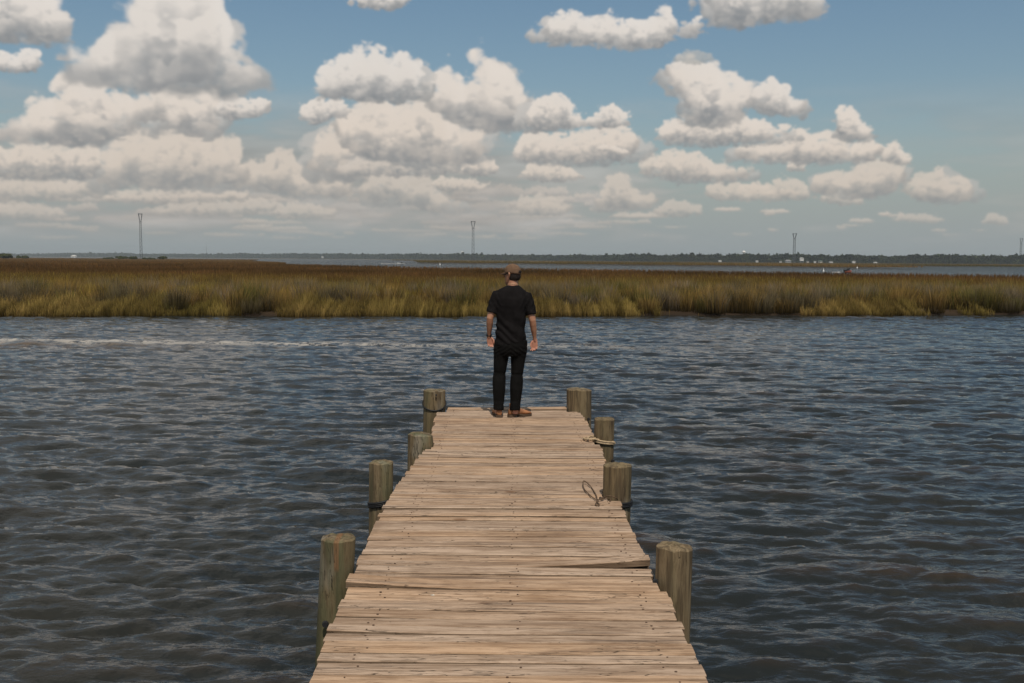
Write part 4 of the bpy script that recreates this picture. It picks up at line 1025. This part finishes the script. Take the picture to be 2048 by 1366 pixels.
n = NT(skin_n.node_tree); bb = n.node('ShaderNodeBsdfPrincipled'); oo = n.node('ShaderNodeOutputMaterial'); n.l.new(bb.outputs[0], oo.inputs[0])
oc = n.node('ShaderNodeTexCoord').outputs['Object']; zz = n.sep(oc)[2]
sk = n.mix(n.rng(n.noise(oc, 22, 4)[0], .35, .7), (.40, .205, .125), (.33, .155, .090)); sk = n.mix(n.rng(zz, .97, .92), sk, (.46, .215, .145))
n.put(bb.inputs['Base Color'], sk); bb.inputs['Roughness'].default_value = .5; bb.inputs['Subsurface Weight'].default_value = .08; bb.inputs['Subsurface Scale'].default_value = .01
remesh(b, .0042, 'body', skin_n, man, 2)

def cloth(name, c, var=.25):
    m_, n, b_ = material(name, .9, .08); oc = n.node('ShaderNodeTexCoord').outputs['Object']
    g = n.noise(oc, 9, 5, .6)[0]; g2 = n.noise(oc, 160, 2)[0]
    n.put(b_.inputs['Base Color'], n.mix(n.rng(g, .3, .7), tuple(x*(1-var) for x in c), tuple(x*(1+var) for x in c)))
    bump(n, b_, g2, .4, .002); return m_
shirt_m = cloth('black_cotton', (.0090, .0080, .0083)); jean_m = cloth('black_denim', (.0058, .0056, .0054))
# t-shirt
b = MB()
b.ring_loft([ell(z, xc, rx, yc, ry, 32, tl) for z, xc, rx, yc, ry, tl in (
    (.886, .006, .184, .004, .138, .17), (.93, .006, .183, .002, .136, .12), (1.00, .003, .178, 0, .128, .05), (1.08, .003, .171, -.002, .120, 0), (1.16, .004, .169, -.003, .116, 0), (1.25, .006, .176, -.004, .122, 0),
    (1.34, .010, .192, -.004, .126, 0), (1.42, .014, .200, -.004, .120, 0), (1.475, .016, .188, -.004, .104, -.04), (1.512, .018, .170, -.004, .092, -.04), (1.538, .020, .132, -.004, .082, -.02), (1.562, .024, .094, .0, .075, 0), (1.578, .026, .074, .002, .069, 0))])
for S_, E_, s_ in ((SHL, ELL, -1), (SHR, ELR, 1)):
    e_ = S_.lerp(E_, .74)
    b.tube([S_-Vector((s_*.06, 0, -.005)), S_+Vector((0, 0, -.005)), S_.lerp(E_, .3)+Vector((s_*.006, 0, 0)), e_+Vector((s_*.004, 0, 0)), e_.lerp(E_, .10)+Vector((s_*.004, 0, 0))], [.060, .068, .066, .064, .063], 18)
def shirt_d(x, y, z):
    lowk = np.clip((1.34-z)/.25, 0, 1); back = np.clip(-y*14+.2, 0, 1)
    f = .0060*np.sin((x*.75+z*1.0)*46+2.2*np.sin(x*11+z*7)+1.5*fan_noise(x*9, z*9, 5, 3))*lowk
    f += .011*fan_noise(x*13+z*9, z*8-x*6, 7, 4)*(.35+.65*lowk)
    f += .004*np.sin((z*1.0-np.abs(x-.01)*1.6)*60+2*fan_noise(x*8, z*8, 9, 3))*np.clip(1-np.abs(z-1.36)/.12, 0, 1)*np.clip(np.abs(x-.01)*9-.6, 0, 1)
    f -= .010*np.exp(-((x-.015)/.03)**2)*np.clip((z-1.05)/.2, 0, 1)*np.clip((1.42-z)/.2, 0, 1)*back      # spine hollow
    f += .007*(np.exp(-((x+.085)/.06)**2)+np.exp(-((x-.115)/.06)**2))*np.exp(-((z-1.38)/.07)**2)*back    # shoulder blades
    return f
remesh(b, .0065, 'shirt', shirt_m, man, 9, shirt_d)
# jeans
b = MB()
b.ring_loft([ell(z, xc, rx, yc, ry, 28) for z, xc, rx, yc, ry in ((.735, .004, .150, -.002, .100), (.79, .005, .178, -.006, .118), (.86, .006, .184, -.008, .124), (.94, .006, .176, -.004, .116), (1.0, .005, .165, 0, .108))])
for H_, K_, A_, s_ in ((HIPL, KNL, ANL, -1), (HIPR, KNR, ANR, 1)):
    b.tube([H_+Vector((s_*.002, 0, .02)), H_.lerp(K_, .25)+Vector((s_*.004, -.006, 0)), H_.lerp(K_, .55), H_.lerp(K_, .85), K_, K_.lerp(A_, .18)+Vector((0, -.014, 0)), K_.lerp(A_, .42)+Vector((0, -.014, 0)), K_.lerp(A_, .75), A_+Vector((0, -.004, .05)), A_+Vector((0, -.006, .002)), A_+Vector((0, -.006, -.010))],
           [(.098, .088), (.101, .092), (.088, .083), (.076, .073), (.073, .071), (.079, .075), (.076, .073), (.065, .062), (.061, .064), (.063, .068), (.062, .067)], 20)
def jean_d(x, y, z):
    kn = np.exp(-((z-.52)/.055)**2); an = np.clip((.22-z)/.14, 0, 1); up_ = np.exp(-((z-.80)/.08)**2)
    return (kn*.009*fan_noise(x*9+y*6, z*40, 3, 3)+an*.008*fan_noise(x*12-y*8, z*36, 4, 3)
            + up_*.0022*np.sin((z+np.abs(x)*.7)*120+2*fan_noise(x*12, z*8, 6, 3))+.005*fan_noise(x*12+y*6, z*7, 11, 4))
remesh(b, .006, 'jeans', jean_m, man, 2, jean_d)
# boots
boot_m = flat('tan_leather', (.27, .115, .048), .55, .4, .3, 18); sole_m = flat('brown_sole', (.085, .055, .035), .8, .3, .2, 20)
def boot(ax, ay, yaw, name):
    c, s = math.cos(yaw), math.sin(yaw)
    def T(x, y, z): return (ax+x*c-y*s, ay+x*s+y*c, z)
    b = MB(); R_ = []
    for y, w_, h in ((-.075, .020, .062), (-.070, .032, .085), (-.050, .038, .112), (-.01, .040, .130), (.035, .041, .122), (.08, .045, .098), (.13, .049, .080), (.175, .046, .068), (.208, .036, .055), (.224, .018, .040)):
        R_.append([T(w_*math.copysign(abs(math.cos(a))**.8, math.cos(a)), y, .022+(h-.022)*(.5+.5*math.sin(a))) for a in [2*math.pi*k/16 for k in range(16)]])
    b.ring_loft(R_); b.tube([T(0, -.018, .08), T(0, -.020, .135), T(0, -.022, .165)], [.040, .041, .042], 14)
    o = remesh(b, .005, name, boot_m, man, 2)
    b = MB()
    for (y0, y1, w0, w1, z0, z1) in ((-.080, .005, .038, .039, 0, .030),):
        b.ring_loft([[T(-w0, y0+.012, z), T(-w0*.6, y0, z), T(w0*.6, y0, z), T(w0, y0+.012, z), T(w1, y1, z), T(-w1, y1, z)] for z in (z0, z1)])
    b.build('heel', sole_m, o)
    b = MB(); out = [(-.036, -.07), (.036, -.07), (.038, -.01), (.037, .05), (.050, .12), (.047, .18), (.030, .218), (0, .230), (-.030, .218), (-.047, .18), (-.050, .12), (-.037, .05), (-.038, -.01)]
    b.ring_loft([[T(x, y, z+(.012 if -.02 < y < .07 else 0)) for x, y in out] for z in (.012, .028)]); b.build('sole', sole_m, o)
    b = MB(); b.ring_loft([[T(x*.96, y, z) for x, y in [q for q in out if q[1] >= .05 or False]] for z in (.0, .013)]); b.build('tread', sole_m, o)
boot(-.138, .015, R(12), 'boot'); boot(.052, .012, R(-68), 'boot')
# cap, hair, sunglasses, necklace
cap_m = flat('brown_canvas', (.135, .082, .052), .9, .15, .18, 30); hair_m = flat('dark_hair', (.014, .009, .007), .6, .3, .4, 60); lens_m = flat('black_lens', (.01, .01, .012), .12, .5)
b = MB(); rg = []
for z, sc in ((.018, 1.0), (.040, 1.01), (.068, .96), (.094, .83), (.114, .62), (.127, .36), (.132, .06)):
    rg.append([hp((.0805*sc*math.cos(a), ((.101 if math.sin(a) > 0 else .108)*sc)*math.sin(a), z-(.010 if math.sin(a) < 0 and z < .05 else 0)*abs(math.sin(a)))) for a in [2*math.pi*k/28 for k in range(28)]])
b.ring_loft(rg)
cap_o = b.build('cap', cap_m, man, True)
b = MB(); up_, lo = [], []
for i in range(13):
    a = R(12+13*i); xx, yy = .079*math.cos(a), .100*math.sin(a); k = math.sin(a)**1.2
    up_.append((xx, yy)); lo.append((xx*.93, yy+.072*k))
def brz(x, y): return .026-.0*y-.9*x*x*3-.22*(y-.09)
R1 = [[hp((x0*(1-t)+x1*t, y0*(1-t)+y1*t, brz(x0*(1-t)+x1*t, y0*(1-t)+y1*t)+dz_)) for (x0, y0), (x1, y1) in zip(up_, lo)] for t, dz_ in ((0, 0), (.5, 0), (1, 0))]
R2 = [[(p[0], p[1], p[2]+.004) for p in r_] for r_ in R1]
V = [p for r_ in R1+R2 for p in r_]; nB = 13; Q = []
for lay in (0, 3):
    for i in range(2):
        for j in range(12):
            a_ = (lay+i)*nB+j; f = (a_, a_+1, a_+nB+1, a_+nB); Q.append(f if lay else f[::-1])
for j in range(12): Q.append((2*nB+j, 2*nB+j+1, 5*nB+j+1, 5*nB+j)); Q.append((j+1, j, 3*nB+j, 3*nB+j+1))
for i in range(2): Q.append((i*nB, (i+1)*nB, (i+4)*nB, (i+3)*nB)); Q.append(((i+1)*nB+12, i*nB+12, (i+3)*nB+12, (i+4)*nB+12))
link('brim', np_mesh('brim', V, Q), cap_m, cap_o)
b = MB(); b.tube([hp((0, 0, .130)), hp((0, 0, .137))], [.009, .005], 8); b.build('button', cap_m, cap_o)
b = MB()    # open arch at the back of the cap where hair shows, with the strap below
b.ring_loft([[hp((.030*s_*math.cos(a), -.104-.006*1, .028+.030*s_*math.sin(a))) for a in [math.pi*k/10 for k in range(11)]] for s_ in (1.0,)]+[[hp((.030*math.cos(a), -.085, .028+.030*math.sin(a))) for a in [math.pi*k/10 for k in range(11)]]])
b.ring_loft(head_rings([(-.066, .056, -.02, .080), (-.058, .066, .004, .094), (-.03, .0735, .030, .104), (.0, .0765, .040, .106), (.030, .0765, .040, .102)]))
remesh(b, .005, 'hair', hair_m, man, 2, lambda x, y, z: .0025*fan_noise(x*60, z*30+y*60, 3, 3))
b = MB()
b.tube([hp((-.070, .060, .008)), hp((-.055, .090, .007)), hp((-.012, .104, .008)), hp((0, .107, .012)), hp((.012, .104, .008)), hp((.055, .090, .007)), hp((.070, .060, .008))], [(.016, .003), (.020, .004), (.019, .004), (.006, .003), (.019, .004), (.020, .004), (.016, .003)], 8)
for s in (-1, 1): b.tube([hp((s*.070, .062, .013)), hp((s*.0755, .03, .014)), hp((s*.078, -.005, .012))], .003, 6)
b.build('sunglasses', lens_m, man, True)
gold = flat('thin_chain', (.55, .40, .22), .35, .6, .1, 30, .6)
b = MB(); b.tube([(.026+.0705*math.cos(a), .000+.068*math.sin(a), 1.585-.012*math.sin(a)) for a in [2*math.pi*k/24 for k in range(25)]], .0018, 6, cap=False); b.build('necklace', gold, man)
watch_m = flat('dark_wristband', (.015, .014, .014), .5)
b = MB(); b.tube([WRL.lerp(ELL, .03), WRL.lerp(ELL, .13)], [(.0335, .0275), (.0335, .0275)], 14); b.build('wristband', watch_m, man, True)

# =================================================================== hazy air over the lowland
def haze():
    x0, x1, y0, y1, z0, z1 = -9600, 9600, -60, 9500, -2.6, 62
    V = [(x, y, z) for z in (z0, z1) for x, y in ((x0, y0), (x1, y0), (x1, y1), (x0, y1))]
    Q = [(3, 2, 1, 0), (4, 5, 6, 7), (0, 1, 5, 4), (1, 2, 6, 5), (2, 3, 7, 6), (3, 0, 4, 7)]
    m_ = bpy.data.materials.new('thin_haze'); m_.use_nodes = True; n = NT(m_.node_tree)
    v = n.node('ShaderNodeVolumePrincipled'); o = n.node('ShaderNodeOutputMaterial'); n.l.new(v.outputs[0], o.inputs['Volume'])
    v.inputs['Color'].default_value = (.80, .88, .93, 1); v.inputs['Density'].default_value = .00011; v.inputs['Anisotropy'].default_value = .2
    h = link('haze', np_mesh('haze', V, Q), m_); h['kind'] = 'stuff'; h['label'] = 'thin pale haze in the air over the marsh'; h['category'] = 'haze'
haze()
